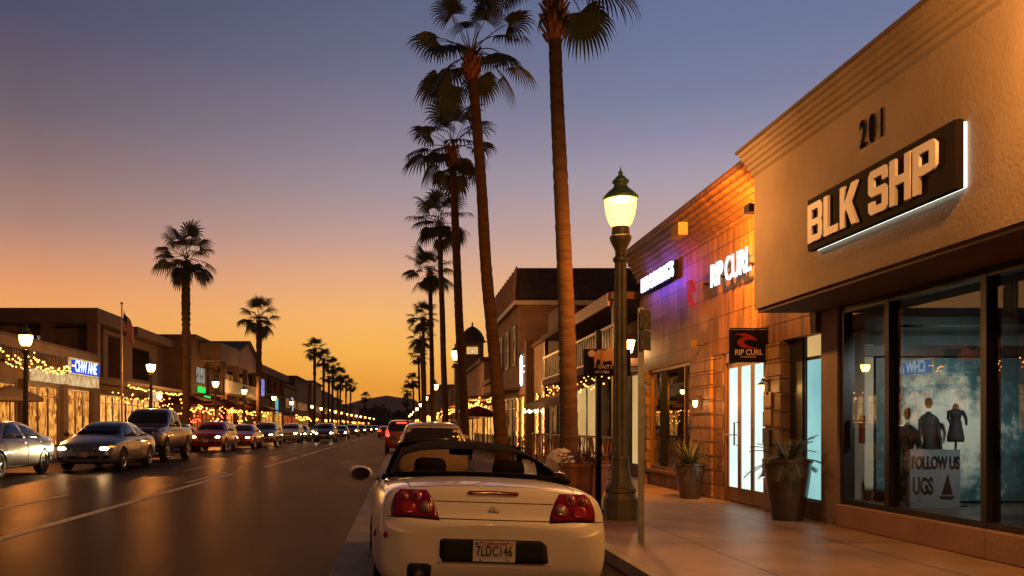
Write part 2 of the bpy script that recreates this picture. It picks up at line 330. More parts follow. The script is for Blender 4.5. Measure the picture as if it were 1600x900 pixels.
def textbm(s, size=1., depth=.02, sx=1., bold=0., mat4=None, align='CENTER', spacing=1.0, bevel=0):
    cu = bpy.data.curves.new('t', 'FONT'); cu.body = s; cu.size = size; cu.extrude = depth/2; cu.align_x = align; cu.align_y = 'CENTER'; cu.offset = bold; cu.space_character = spacing
    cu.bevel_depth = bevel
    o = bpy.data.objects.new('t', cu); COL.objects.link(o)
    dg = bpy.context.evaluated_depsgraph_get(); me = bpy.data.meshes.new_from_object(o.evaluated_get(dg))
    bpy.data.objects.remove(o); bpy.data.curves.remove(cu)
    bm = bmesh.new(); bm.from_mesh(me); bpy.data.meshes.remove(me)
    bmesh.ops.transform(bm, matrix=Matrix.Diagonal((sx, 1, 1, 1)), verts=bm.verts)
    if mat4 is not None: bmesh.ops.transform(bm, matrix=mat4, verts=bm.verts)
    return bm
def MR(x, y, z):   # right-hand facades (facing -X)
    return Matrix(((0,0,-1,x),(-1,0,0,y),(0,1,0,z),(0,0,0,1)))
def ML(x, y, z):   # left-hand facades (facing +X)
    return Matrix(((0,0,1,x),(1,0,0,y),(0,1,0,z),(0,0,0,1)))
def MF(x, y, z):   # facing the camera (-Y)
    return Matrix(((1,0,0,x),(0,0,-1,y),(0,1,0,z),(0,0,0,1)))

def tag(o, label=None, cat=None, group=None, kind=None):
    if label: o['label'] = label
    if cat: o['category'] = cat
    if group: o['group'] = group
    if kind: o['kind'] = kind
    return o
def thing(name, label, cat, loc=(0,0,0), rz=0, group=None):
    o = bpy.data.objects.new(name, None); COL.objects.link(o); o.location = loc; o.rotation_euler = (0,0,rz); o.empty_display_size = .2
    return tag(o, label, cat, group)
def abs_loc(o):
    v = Vector((0,0,0))
    while o is not None: v += Vector(o.location); o = o.parent
    return v
def part(name, bm, m, parent=None, smooth=False, label=None, kind=None, norm=False, mats=None):
    """bm is in WORLD coordinates; the parent chain only translates while building"""
    base = abs_loc(parent) if parent else Vector((0,0,0))
    if norm: bmesh.ops.recalc_face_normals(bm, faces=bm.faces)
    if base.length: bmesh.ops.translate(bm, vec=-base, verts=bm.verts)
    me = bpy.data.meshes.new(name); bm.to_mesh(me); bm.free()
    for mm in (mats or [m]): me.materials.append(mm)
    if smooth: me.shade_smooth()
    o = bpy.data.objects.new(name, me); COL.objects.link(o)
    if parent: o.parent = parent
    if label: o['label'] = label
    if kind: o['kind'] = kind
    return o
def autosmooth(o, ang=35):
    me = o.data; me.shade_smooth()
    bm = bmesh.new(); bm.from_mesh(me)
    for e in bm.edges:
        if len(e.link_faces) == 2 and e.calc_face_angle(0) > R(ang): e.smooth = False
    bm.to_mesh(me); bm.free()
def solo(name, bm, m, label, cat, base, group=None, smooth=False, norm=False):
    """a thing that is one mesh with its origin at base"""
    if norm: bmesh.ops.recalc_face_normals(bm, faces=bm.faces)
    bmesh.ops.translate(bm, vec=-Vector(base), verts=bm.verts)
    me = bpy.data.meshes.new(name); bm.to_mesh(me); bm.free(); me.materials.append(m)
    if smooth: me.shade_smooth()
    o = bpy.data.objects.new(name, me); COL.objects.link(o); o.location = base
    return tag(o, label, cat, group)
def copy_tree(o, parent=None):
    c = o.copy(); COL.objects.link(c)
    if parent: c.parent = parent
    for ch in list(o.children): copy_tree(ch, c)
    return c
def point(name, loc, power, col, rad=.12, parent=None):
    l = bpy.data.lights.new(name, 'POINT'); l.energy = power; l.color = col; l.shadow_soft_size = rad
    o = bpy.data.objects.new(name, l); COL.objects.link(o)
    o.location = Vector(loc) - (abs_loc(parent) if parent else Vector((0,0,0)))
    if parent: o.parent = parent
    return o
def spot(name, loc, aim, power, col, size=70, blend=.6, rad=.05, parent=None):
    l = bpy.data.lights.new(name, 'SPOT'); l.energy = power; l.color = col; l.shadow_soft_size = rad; l.spot_size = R(size); l.spot_blend = blend
    o = bpy.data.objects.new(name, l); COL.objects.link(o)
    o.location = Vector(loc) - (abs_loc(parent) if parent else Vector((0,0,0)))
    o.rotation_euler = (Vector(aim)-Vector(loc)).to_track_quat('-Z', 'Y').to_euler()
    if parent: o.parent = parent
    return o

# ------------------------------------------------------------------ the air
def haze():
    m, N, L = newmat('haze'); out = N.new('ShaderNodeOutputMaterial'); v = N.new('ShaderNodeVolumePrincipled')
    v.inputs['Color'].default_value = (.9,.72,.70,1); v.inputs['Density'].default_value = .00011; v.inputs['Anisotropy'].default_value = .2; L.new(v.outputs[0], out.inputs['Volume'])
    b = BM(); box(b, -2700, 2700, -150, 3060, -1.2, 150); o = part('haze', b, m); o['kind'] = 'stuff'; o.display_type = 'WIRE'
haze()
# ------------------------------------------------------------------ the ground
def road_z(x):
    P = [(-40,.16),(-12.8,.16),(-5,.18),(-.65,.09),(2.25,0),(40,0)]
    for (a, za), (b, zb) in zip(P, P[1:]):
        if a <= x <= b: return za+(zb-za)*(x-a)/(b-a)
    return 0
def sheet(bm, xs, y0, y1, zf, ny=1):
    ys = [y0+(y1-y0)*i/ny for i in range(ny+1)]
    g = [[bm.verts.new((x, y, zf(x))) for x in xs] for y in ys]
    for j in range(ny):
        for i in range(len(xs)-1): bm.faces.new((g[j][i], g[j][i+1], g[j+1][i+1], g[j+1][i]))
def struct(name, bm, m, norm=False):
    o = part(name, bm, m, norm=norm); o['kind'] = 'structure'; return o
b = BM(); sheet(b, [-2650, 2650], -140, 3040, lambda x: -.12); struct('ground', b, M['soil'])
b = BM(); sheet(b, [-12.8, -8.5, -5, -2.5, -.65, .8, 2.25], -30, 420, road_z, 1); struct('road', b, M['asphalt'])
M['gutter'] = blockmat('gutter_concrete', (.20,.165,.145), (.24,.20,.175), (.09,.075,.065), 12, 1.6, 'XY', sst=(1.5,1.5,1), rough=.75, streak=.4, bump=.2, off=0, msize=.02)
b = BM(); sheet(b, [-.66, .25], -30, 300, lambda x: road_z(x)+.005, 1); struct('gutter_strip', b, M['gutter'])
M['walk'] = blockmat('sidewalk_concrete', (.40,.265,.165), (.34,.22,.14), (.09,.055,.032), 1.7, 2.6, 'XY', rough=.42, streak=.5, bump=.14, off=0, msize=.018, sst=(.9,.7,1), spots=.8)
b = BM(); box(b, 2.4, 14, -30, 300, -.1, .13); struct('sidewalk', b, M['walk'])
b = BM(); box(b, 2.25, 2.4, -30, 300, -.1, .132); struct('kerb', b, M['concrete'])
b = BM(); box(b, -12.95, -12.8, -30, 420, -.1, .302); struct('kerb', b, M['concrete'])
b = BM(); box(b, -22, -12.95, -30, 420, -.1, .3); struct('sidewalk', b, M['walk'])
# painted lines
def line(x, w, y0, y1, m='paint', name='road_marking'):
    b = BM(); sheet(b, [x-w/2, x+w/2], y0, y1, lambda q: road_z(q)+.006, 1); struct(name, b, M[m])
line(-4.62, .15, 3, 24.8)
for y0, y1 in ((28.8,38),(39.6,62),(66,76),(82,92),(98,108),(114,124)): line(-4.35, .14, y0, y1)
line(-4.92, .11, 20.5, 23.2, 'yellow'); line(-4.92, .11, 24.2, 25.6, 'yellow')
for y0, y1 in ((12.5,17),(26,30),(34,38),(42,46),(50,54),(58,62)): line(-6.3, .12, y0, y1)
for y0 in (29.6, 36.2, 43.0):                   # parking tees
    b = BM(); sheet(b, [-.45, .35], y0, y0+.14, lambda q: road_z(q)+.009); struct('road_marking', b, M['paint'])
# mountains
def ridge(name, y, xs0, xs1, peak, depth, seed, label):
    b = BM(); n = 110; rows = []
    for j in range(5):
        f = j/4
        row = []
        for i in range(n+1):
            x = xs0+(xs1-xs0)*i/n
            h = peak(x)*(math.sin(f*math.pi/2)**.8) if j < 4 else peak(x)
            h += mnoise.noise(Vector((x*.004+seed, j*1.7, seed)))*6*f + mnoise.noise(Vector((x*.02+seed, j, 0)))*2.5*f
            row.append(b.verts.new((x, y+depth*f, max(h, -.1))))
        rows.append(row)
    for j in range(4):
        for i in range(n): b.faces.new((rows[j][i], rows[j][i+1], rows[j+1][i+1], rows[j+1][i]))
    o = part(name, b, M['hill'], smooth=True); o['kind'] = 'structure'
def pk(x):     # silhouette seen at 3 km: x metres -> height
    px = 625+1400*x/3000
    P = [(-600,30),(200,38),(420,42),(520,30),(560,42),(580,46),(605,49),(622,46),(640,47),(665,30),(720,20),(900,16),(2200,30)]
    for (a, ha), (c, hc) in zip(P, P[1:]):
        if a <= px <= c:
            t = (px-a)/(c-a); return (ha+(hc-ha)*(t*t*(3-2*t)))*3000/1400
    return 30
ridge('mountains', 2700, -2500, 2500, pk, 300, 3, '')

# ------------------------------------------------------------------ BLK building (right foreground)
def blk():
    t = thing('shop_building', 'tan stucco shop building with stepped cornice and large black framed windows at right', 'shop building', (5.95, 8, .13))
    # upper fascia
    b = BM()
    prof = [(5.08,3.15),(5.08,5.05),(5.03,5.07),(5.03,5.125),(4.985,5.135),(4.985,5.19),(4.94,5.20),(4.94,5.255),(4.895,5.265),(4.895,5.32),(4.85,5.325),(4.85,5.38),(7.2,5.38),(7.2,3.15)]
    a = [b.verts.new((x, 12.85, z)) for x, z in prof]; c = [b.verts.new((x, -2, z)) for x, z in prof]
    b.faces.new(a); b.faces.new(list(reversed(c)))
    for i in range(len(prof)): b.faces.new((a[i], c[i], c[(i+1) % len(prof)], a[(i+1) % len(prof)]))
    part('fascia', b, M['stucco'], t, norm=True)
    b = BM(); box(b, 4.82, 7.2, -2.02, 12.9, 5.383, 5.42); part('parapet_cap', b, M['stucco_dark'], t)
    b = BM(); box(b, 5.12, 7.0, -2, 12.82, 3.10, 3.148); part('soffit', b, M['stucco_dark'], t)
    # pier and base wall
    b = BM(); box(b, 5.93, 6.3, 12.15, 12.62, .13, 3.10); part('pier', b, M['stucco'], t)
    for y0, y1 in ((9.06,12.145),(-2,9.05)):
        b = BM(); box(b, 5.90, 6.25, y0, y1, .13, .43); o = part('base_wall', b, M['stucco_pink'], t)
        md = o.modifiers.new('b', 'BEVEL'); md.width = .015; md.segments = 2
    # frame
    b = BM()
    for y in (12.10, 10.99, 9.17, 6.9, 4.6, 2.3): box(b, 5.97, 6.12, y-.045, y+.045, .432, 3.095)
    box(b, 5.975, 6.115, -2, 12.05, .434, .50); box(b, 5.975, 6.115, -2, 12.05, 3.0, 3.09)
    part('window_frame', b, M['black_frame'], t)
    for y0, y1 in ((11.03,12.06),(9.21,10.95),(6.94,9.13),(4.64,6.86),(2.34,4.56)):
        b = BM(); box(b, 6.03, 6.04, y0, y1, .50, 3.0); part('window_pane', b, M['shopglass'], t)
    # transom bars seen in the first two bays
    # interior room
    b = BM(); wallgrid(b, 9.4, 9.5, (-2, 12.6), (.2, 3.1), []); box(b, 6.13, 9.4, 12.45, 12.55, .2, 3.1); part('back_wall', b, M['room_teal'], t)
    b = BM(); box(b, 6.13, 9.4, -2, 12.44, .30, .42); part('floor', b, M['room_floor'], t)
    b = BM(); box(b, 6.13, 9.4, -2, 12.44, 3.0, 3.05); part('ceiling', b, M['room_dark'], t)
    b = BM(); box(b, 6.30, 6.50, 12.30, 12.44, .43, 2.6); part('side_panel', b, M['room_cream'], t)
    b = BM(); box(b, 6.3, 8.9, 12.22, 12.29, 2.44, 2.58); box(b, 6.3, 8.9, 11.4, 11.44, 2.74, 2.77); part('display_rail', b, M['black_metal'], t)
    b = BM(); box(b, 6.125, 6.16, 9.24, 9.30, .5, 3.0); part('inner_post', b, M['room_cream'], t)
    spot('display_light', (7.5, 9.4, 2.7), (7.5, 12.3, 1.3), 270, (.95,1.0,.92), 75, .7, .1, t)
    # wall tablet beside the glass
    b = BM(); box(b, 6.10, 6.128, 11.80, 11.92, 1.25, 1.62); part('notice', b, M['cloth_red'], t)
    # skirting seam
    return t
M['room_teal'] = pbr('room_teal', (.04,.06,.06), .8, var=.3, scale=1.5)
M['room_floor'] = pbr('room_floor', (.06,.05,.045), .3)
M['room_dark'] = pbr('room_dark', (.03,.027,.025), .8)
M['room_cream'] = pbr('room_cream', (.50,.42,.30), .7)
blk()
# sign panel
t = thing('shop_sign', 'black slab sign with large pale letters BLK SHP edged with white light', 'sign', (5.05, 9.45, 3.9))
def letter_polys():
    """angular varsity capitals on a 5 x 7 grid, stroke 1.35; list of (outer, holes)"""
    s = 1.4; c = .7
    B = ([(0,0),(4.3,0),(5,c),(5,3.0),(4.6,3.5),(5,4.0),(5,7-c),(4.3,7),(0,7)], [[(s,s-.2),(s,2.9),(3.6,2.9),(3.6,s-.2)], [(s,4.1),(s,5.8),(3.6,5.8),(3.6,4.1)]])
    Lt = ([(0,0),(4.6,0),(4.6,1.3),(s,1.3),(s,7),(0,7)], [])
    K = ([(0,0),(s,0),(s,2.3),(1.9,3.0),(3.5,0),(5.1,0),(2.9,4.0),(5.0,7),(3.4,7),(s,4.1),(s,7),(0,7)], [])
    S = ([(c,0),(4.3,0),(5,c),(5,3.4),(4.3,4.1),(s,4.1),(s,5.75),(3.6,5.75),(3.6,4.9),(5,4.9),(5,7-c),(4.3,7),(c,7),(0,7-c),(0,3.6),(c,2.9),(3.6,2.9),(3.6,1.25),(s,1.25),(s,2.1),(0,2.1),(0,c)], [])
    H = ([(0,0),(s,0),(s,2.9),(3.6,2.9),(3.6,0),(5,0),(5,7),(3.6,7),(3.6,4.2),(s,4.2),(s,7),(0,7)], [])
    P = ([(0,0),(s,0),(s,2.6),(4.3,2.6),(5,3.3),(5,7-c),(4.3,7),(0,7)], [[(s,3.9),(s,5.75),(3.6,5.75),(3.6,3.9)]])
    return dict(B=B, L=Lt, K=K, S=S, H=H, P=P)
def curve_poly_bm(outer, holes, scale, depth, mat4, bevel=0.):
    cu = bpy.data.curves.new('p', 'CURVE'); cu.dimensions = '2D'; cu.fill_mode = 'BOTH'; cu.extrude = depth/2; cu.bevel_depth = bevel
    for pl in [outer]+holes:
        sp = cu.splines.new('POLY'); sp.points.add(len(pl)-1); sp.use_cyclic_u = True
        for q, (x, y) in zip(sp.points, pl): q.co = (x*scale[0], y*scale[1], 0, 1)
    o = bpy.data.objects.new('p', cu); COL.objects.link(o)
    dg = bpy.context.evaluated_depsgraph_get(); me = bpy.data.meshes.new_from_object(o.evaluated_get(dg)); bpy.data.objects.remove(o); bpy.data.curves.remove(cu)
    bm = bmesh.new(); bm.from_mesh(me); bpy.data.meshes.remove(me); bmesh.ops.transform(bm, matrix=mat4, verts=bm.verts); return bm
b = BM(); box(b, 4.96, 5.035, 8.0, 10.9, 3.60, 4.22); part('panel', b, M['sign_black'], t)
b = BM(); box(b, 5.040, 5.070, 8.012, 8.025, 3.615, 4.20); box(b, 5.040, 5.070, 8.03, 10.87, 3.612, 3.625)
part('light_strip', b, M['led'], t)
LP = letter_polys(); yy = 10.83
for ch in 'BLK SHP':
    if ch == ' ': yy -= .20; continue
    o_, h_ = LP[ch]; sc = (.074, .0655)
    bm_ = curve_poly_bm(o_, h_, sc, .03, MR(4.94, yy, 3.68)); part('letter', bm_, M['white_paint'], t); yy -= .408 if ch != 'L' else .385
b = textbm('201', .43, .012, .60, .004, MR(5.068, 9.62, 4.66), spacing=1.5)
solo('house_number', b, M['ink'], 'black numerals 201 fixed to tan stucco above the sign', 'number', (5.07, 9.62, 4.66))
# the lamp that washes the right end of the fascia (just outside the frame)
t = thing('wall_lamp', 'warm gooseneck lamp lighting the right end of the tan wall', 'wall lamp', (5.06, 6.0, 4.9))
b = BM(); tube(b, [(5.05,6.0,4.9),(4.75,6.0,5.1),(4.45,6.0,5.05)], .02); part('arm', b, M['bronze'], t)
b = BM(); lathe(b, [(.03,.12),(.07,.10),(.16,-.02),(.15,-.02),(.05,.08)], (4.42,6.0,4.95), 16); part('shade', b, M['bronze'], t)
point('wall_lamp_light', (4.35, 6.0, 4.80), 620, (1,.42,.09), .08, t)
# shop window display
def wave_photo():
    m, N, L = newmat('wave_photo')
    out = N.new('ShaderNodeOutputMaterial'); p = N.new('ShaderNodeBsdfPrincipled'); p.inputs['Roughness'].default_value = .5; L.new(p.outputs[0], out.inputs[0])
    tc = N.new('ShaderNodeTexCoord'); sp = N.new('ShaderNodeSeparateXYZ'); L.new(tc.outputs['Object'], sp.inputs[0])
    nz = N.new('ShaderNodeTexNoise'); nz.inputs['Scale'].default_value = 2.6; nz.inputs['Detail'].default_value = 12; nz.inputs['Roughness'].default_value = .75; L.new(tc.outputs['Object'], nz.inputs[0])
    # blob centred low right : distance
    vs = N.new('ShaderNodeVectorMath'); vs.operation = 'DISTANCE'; L.new(tc.outputs['Object'], vs.inputs[0]); vs.inputs[1].default_value = (-.1, 0, .95)
    ma = N.new('ShaderNodeMath'); ma.operation = 'MULTIPLY_ADD'; ma.inputs[1].default_value = 1.5; L.new(nz.outputs[0], ma.inputs[0]); 
    mb = N.new('ShaderNodeMath'); mb.operation = 'MULTIPLY'; mb.inputs[1].default_value = -.62; L.new(vs.outputs['Value'], mb.inputs[0]); L.new(mb.outputs[0], ma.inputs[2])
    rp = N.new('ShaderNodeValToRGB'); e = rp.color_ramp.elements; e[0].position = .0; e[0].color = (.012,.035,.04,1); e[1].position = .54; e[1].color = (.66,.63,.52,1)
    q = e.new(.22); q.color = (.03,.10,.11,1); q = e.new(.33); q.color = (.22,.27,.24,1)
    L.new(ma.outputs[0], rp.inputs[0]); L.new(rp.outputs[0], p.inputs['Base Color']); return m
M['wave'] = wave_photo()
b = BM(); box(b, 6.55, 8.75, 12.33, 12.37, .45, 2.42)
solo('display_backdrop', b, M['wave'], 'large breaking wave photograph hung behind the shop window display', 'backdrop', (7.65, 12.35, .45))
t = thing('display_poster', 'grey FOLLOW US poster board standing inside the shop window', 'poster', (6.87, 11.5, .42))
b = BM(); box(b, 6.55, 7.19, 11.5, 11.53, .425, 1.18); part('board', b, M['poster'], t)
b = textbm('FOLLOW US', .22, .004, .50, .008, MF(6.87, 11.496, 1.00)); part('lettering', b, M['ink'], t)
b = textbm('UGS', .30, .004, .46, .010, MF(6.71, 11.496, .70)); part('lettering', b, M['ink'], t)
b = BM(); prism(b, [(-.07,0),(.07,0),(.01,.28)], MF(7.02, 11.497, .60), .003); prism(b, [(-.11,0),(.10,0),(.07,-.04),(-.07,-.04)], MF(7.02, 11.497, .58), .003); part('sailboat_print', b, M['ink'], t)
def mannequin(x, y, zf, h, w, label, stand=0.):
    t = thing('shop_mannequin', label, 'mannequin', (x, y, zf))
    b = BM(); rings = []
    for f, k, d in ((0,1.05,.9),(.10,1.1,.95),(.35,.80,.7),(.50,.70,.55),(.60,.58,.5),(.68,.72,.6),(.76,.95,.62),(.815,1.0,.55),(.84,.62,.42),(.855,.28,.28),(.87,.24,.25)):
        rings.append([(x+w/2*k*math.cos(a)*(1+.06*math.sin(4*a+f*9)), y+w/2*d*math.sin(a), zf+stand+(h-stand)*f) for a in [2*math.pi*i/20 for i in range(20)]])
    ringtube(b, rings); part('coat', b, M['leather'], t, smooth=True)
    b = BM(); ico(b, (0,0,0), 1, 2); bmesh.ops.scale(b, vec=(w*.20,w*.24,w*.32), verts=b.verts); bmesh.ops.translate(b, vec=(x,y,zf+h-w*.30), verts=b.verts); part('head', b, M['leather'], t, smooth=True)
    if stand:
        b = BM(); tube(b, [(x,y,zf),(x,y,zf+stand)], .014); lathe(b, [(.14,0),(.14,.015),(.01,.02)], (x,y,zf), 16); part('stand', b, M['black_metal'], t)
    for s in (-1, 1):
        b = BM(); tube(b, [(x+s*w*.44,y,zf+stand+(h-stand)*.80),(x+s*w*.58,y-.03,zf+stand+(h-stand)*.62),(x+s*w*.50,y-.07,zf+stand+(h-stand)*.44)], [w*.13,w*.10,w*.07], 8); part('sleeve', b, M['leather'], t, smooth=True)
mannequin(7.05, 11.95, .42, 1.44, .235, 'tall dark clothed mannequin left of the two before the wave photograph')
mannequin(7.38, 11.9, .42, 1.36, .20, 'smaller dark bust on a thin stand right of the two before the wave photograph', stand=.85)

# ------------------------------------------------------------------ surf shop building (stone blocks)
M['stone'] = blockmat('stone_block', (.20,.088,.030), (.32,.150,.050), (.10,.042,.016), 1.5, .42, 'YZ', rough=.62, streak=.75, bump=.7, sst=(5,.5,1))
M['stoneS'] = blockmat('stone_block_small', (.20,.10,.045), (.32,.17,.08), (.08,.04,.02), .42, .26, 'YZ', rough=.6, streak=.5, bump=.9, off=.5)
def surf():
    t = thing('shop_building', 'brown stone block shop building with stepped cornice and illuminated wall letters', 'shop building', (5.87, 18, .13))
    b = BM()
    wallgrid(b, 5.87, 6.15, (12.66, 21.9), (2.80, 5.0), []); part('upper_wall', b, M['stone'], t)
    b = BM(); wallgrid(b, 5.88, 6.15, (13.75, 21.9), (.13, 2.80), [(14.42,16.32,.13,2.8),(18.05,21.2,.50,2.8)]); o = part('ground_wall', b, M['stoneS'], t)
    for (y0, y1) in ((13.75,14.42),(16.80,18.05),(21.2,21.9)):   # rough pilaster courses
        b = BM()
        for k in range(10):
            j = rnd.uniform(0, .035); box(b, 5.845-j, 5.876, y0+.012, y1-.012, .14+k*.266, .14+k*.266+.25)
        part('pilaster', b, M['stoneS'], t)
    # cornice
    b = BM(); prof = [(6.15,4.99),(5.83,4.99),(5.83,5.10),(5.78,5.11),(5.78,5.20),(5.72,5.21),(5.72,5.30),(5.66,5.31),(5.66,5.40),(5.60,5.41),(5.60,5.50),(5.54,5.51),(5.54,5.60),(5.47,5.61),(5.47,5.75),(6.15,5.75)]
    a = [b.verts.new((x, 22.05, z)) for x, z in prof]; c = [b.verts.new((x, 12.95, z)) for x, z in prof]
    b.faces.new(a); b.faces.new(list(reversed(c)))
    for i in range(len(prof)): b.faces.new((a[i], c[i], c[(i+1) % len(prof)], a[(i+1) % len(prof)]))
    part('cornice', b, M['stone_cornice'], t, norm=True)
    b = BM(); box(b, 6.16, 12, 21.7, 21.9, .13, 5.7); part('side_wall', b, M['stucco_dark'], t)
    # window
    b = BM()
    for y in (18.09, 21.16): box(b, 5.92, 6.0, y-.04, y+.04, .5, 2.8)
    box(b, 5.92, 6.0, 18.13, 21.12, .50, .57); box(b, 5.92, 6.0, 18.13, 21.12, 2.73, 2.8); box(b, 5.925, 5.995, 18.62, 18.67, .57, 2.73); part('window_frame', b, M['bronze_frame'], t)
    b = BM(); box(b, 5.955, 5.965, 18.13, 21.12, .57, 2.73); part('window_pane', b, M['shopglass'], t)
    b = BM(); box(b, 7.6, 7.7, 16.9, 21.7, .2, 2.9); box(b, 6.16, 7.6, 16.8, 16.9, .2, 2.9); box(b, 6.16, 7.6, 21.6, 21.69, .2, 2.9); box(b, 6.16, 7.6, 16.9, 21.6, 2.82, 2.9); part('room', b, M['room_dark'], t)
    # sill ledge
    b = BM(); box(b, 5.80, 5.92, 18.1, 21.15, .44, .498); part('window_sill', b, M['stoneS'], t)
    # door frame and leaves
    b = BM(); box(b, 5.90, 6.02, 16.25, 16.32, .13, 2.8); box(b, 5.90, 6.02, 14.42, 14.48, .13, 2.8); box(b, 5.90, 6.02, 14.48, 16.25, 2.62, 2.8)
    part('door_frame', b, M['bronze_frame'], t)
    for k, (y0, y1) in enumerate(((14.50,15.08),(15.10,15.66),(15.68,16.23))):
        b = BM(); x = 5.93
        w = .055
        box(b, x, x+.05, y0, y0+w, .15, 2.6); box(b, x, x+.05, y1-w, y1, .15, 2.6); box(b, x, x+.05, y0+w, y1-w, .15, .40); box(b, x, x+.05, y0+w, y1-w, 2.52, 2.6)
        d = part('door', b, M['bronze_frame'], t)
        b = BM(); box(b, x+.02, x+.03, y0+w, y1-w, .40, 2.52); part('door_pane', b, M['glow_white'], d)
        if k == 2:
            b = BM(); tube(b, [(x, y0+.03, 1.15),(x-.07, y0+.03, 1.15),(x-.07, y0+.03, 1.55),(x, y0+.03, 1.55)], .014); tube(b, [(x-.03, y0+.03, 1.33),(x-.03, y1-.03, 1.33)], .012); part('door_handle', b, M['chrome'], d)
    # aqua corner window
    b = BM(); box(b, 5.98, 6.10, 13.32, 13.74, .13, 3.08); part('corner_post', b, M['black_frame'], t)
    b = BM(); wallgrid(b, 6.0, 6.08, (12.63, 13.31), (.13, 3.08), [(12.68,13.27,.42,2.95)]); part('window_frame', b, M['black_frame'], t)
    b = BM(); box(b, 6.035, 6.045, 12.68, 13.27, .42, 2.45); part('window_pane', b, M['glow_aqua'], t)
    b = BM(); box(b, 6.035, 6.045, 12.68, 13.27, 2.50, 2.95); part('transom_pane', b, M['cream_lit'], t)
    b = BM(); box(b, 6.02, 6.06, 12.68, 13.27, 2.451, 2.499); part('transom_bar', b, M['black_frame'], t)
    b = BM(); box(b, 5.93, 5.998, 12.63, 13.74, .13, .40); part('base_wall', b, M['stucco_dark'], t)
    # wall plaques
    for z in (1.78, 1.50): 
        b = BM(); box(b, 5.80, 5.83, 14.02, 14.28, z, z+.24); part('plaque', b, M['bronze_frame'], t)
    b = BM(); box(b, 5.78, 5.83, 14.04, 14.26, 1.05, 1.42); part('plaque', b, M['black_metal'], t)
    # cornice flood box
    b = BM(); box(b, 5.28, 5.46, 17.0, 17.45, 5.12, 5.36); o = part('flood_box', b, M['stucco_cream'], t)
    b = BM(); tube(b, [(5.45,17.2,5.3),(5.6,17.2,5.3)], .03); part('flood_bracket', b, M['black_metal'], o)
    return t
M['stone_cornice'] = blockmat('cornice_brick', (.22,.09,.045), (.30,.13,.06), (.06,.03,.02), .3, .095, 'YZ', rough=.65, streak=.6, bump=.6)
surf()
# wall letters with swirl
def crescent(n=22):
    """wave swirl: two hooked blades around a common centre, as (x,y) polygons in unit square"""
    def blade(sgn):
        out = []; inn = []
        for i in range(n+1):
            t_ = i/n; a = R(200-215*t_); r = .50-.05*t_
            w = .26*math.sin(math.pi*min(1, t_*1.02))**.8
            out.append((math.cos(a)*r, math.sin(a)*r*.92)); inn.append((math.cos(a)*(r-w)+.02, math.sin(a)*(r-w)*.92-.02))
        pl = out+list(reversed(inn)); return [(sgn*x, sgn*y) for x, y in pl]
    return blade
def swirl_poly():
    top = [(-.55,.38),(-.35,.47),(-.10,.48),(.12,.36),(.30,.17),(.40,-.02),(.30,.04),(.12,.07),(-.05,.06),(-.16,-.02),(-.14,-.16),(0,-.30),(.20,-.40),(.48,-.46),(.20,-.50),(-.12,-.46),(-.34,-.32),(-.42,-.10),(-.36,.08),(-.22,.20),(-.16,.27),(-.26,.36)]
    return top
t = thing('wall_lettering', 'white illuminated RIP CURL letters with a red swirl on orange lit stone wall', 'sign', (5.85, 16.6, 4.1))
b = textbm('RIP CURL', .60, .03, .80, .004, MR(5.74, 15.62, 4.22), spacing=.95); part('letter', b, M['sign_white'], t)
b = BM()
for i in range(7): box(b, 5.765, 5.87, 17.0-i*.43, 17.02-i*.43, 4.16, 4.2)
part('stand_off', b, M['ink'], t)
b = curve_poly_bm(swirl_poly(), [], (.50,.56), .05, MR(5.74, 17.62, 4.10)); part('swirl', b, emit('red_swirl_added_glow', (.8,.04,.04), .55), t)  # low emission added to make the red swirl brighter
# neon sign
t = thing('neon_sign', 'glaring white neon lettering with blue glow under the stone cornice', 'neon sign', (5.82, 20.1, 4.8))
b = textbm('BIK COMING\'S', .44, .04, .86, .008, MR(5.72, 20.0, 4.78)); part('lettering', b, M['neon'], t)
b = BM(); box(b, 5.77, 5.80, 18.72, 21.3, 4.60, 4.97); part('backing', b, M['ink'], t)
for y_, c_, p_ in ((19.4,(.10,.06,1.0),110),(20.7,(.10,.06,1.0),95),(18.3,(1.0,.03,.30),22)): spot('neon_light', (5.30, y_, 4.72), (5.9, y_-.1, 4.7), p_, c_, 150, .9, .1, t)

# uplights for the stone wall
for y, pw, lab in ((17.35, 4, 'small uplight box on stone wall over the left pilaster'),):
    t = thing('wall_light', lab, 'wall light', (5.86, y, 3.05))
    b = BM(); box(b, 5.62, 5.74, y-.05, y+.05, 3.0, 3.16); tube(b, [(5.74,y,3.06),(5.87,y,3.06)], .02); part('housing', b, M['bronze'], t)
    spot('uplight', (5.58, y, 3.18), (5.84, y-.1, 4.6), pw*4, (1,.42,.07), 120, .8, .04, t)
t = thing('wall_flood', 'orange floodlight on the stone wall tucked behind the end of the tan fascia', 'floodlight', (5.86, 13.35, 4.7))
b = BM(); box(b, 5.16, 5.30, 13.25, 13.45, 4.66, 4.78); tube(b, [(5.30,13.35,4.72),(5.87,13.35,4.72)], .02); part('housing', b, M['bronze'], t)
spot('flood_light', (5.12, 13.55, 4.72), (5.75, 17.6, 4.1), 3600, (1,.30,.02), 120, .8, .05, t)
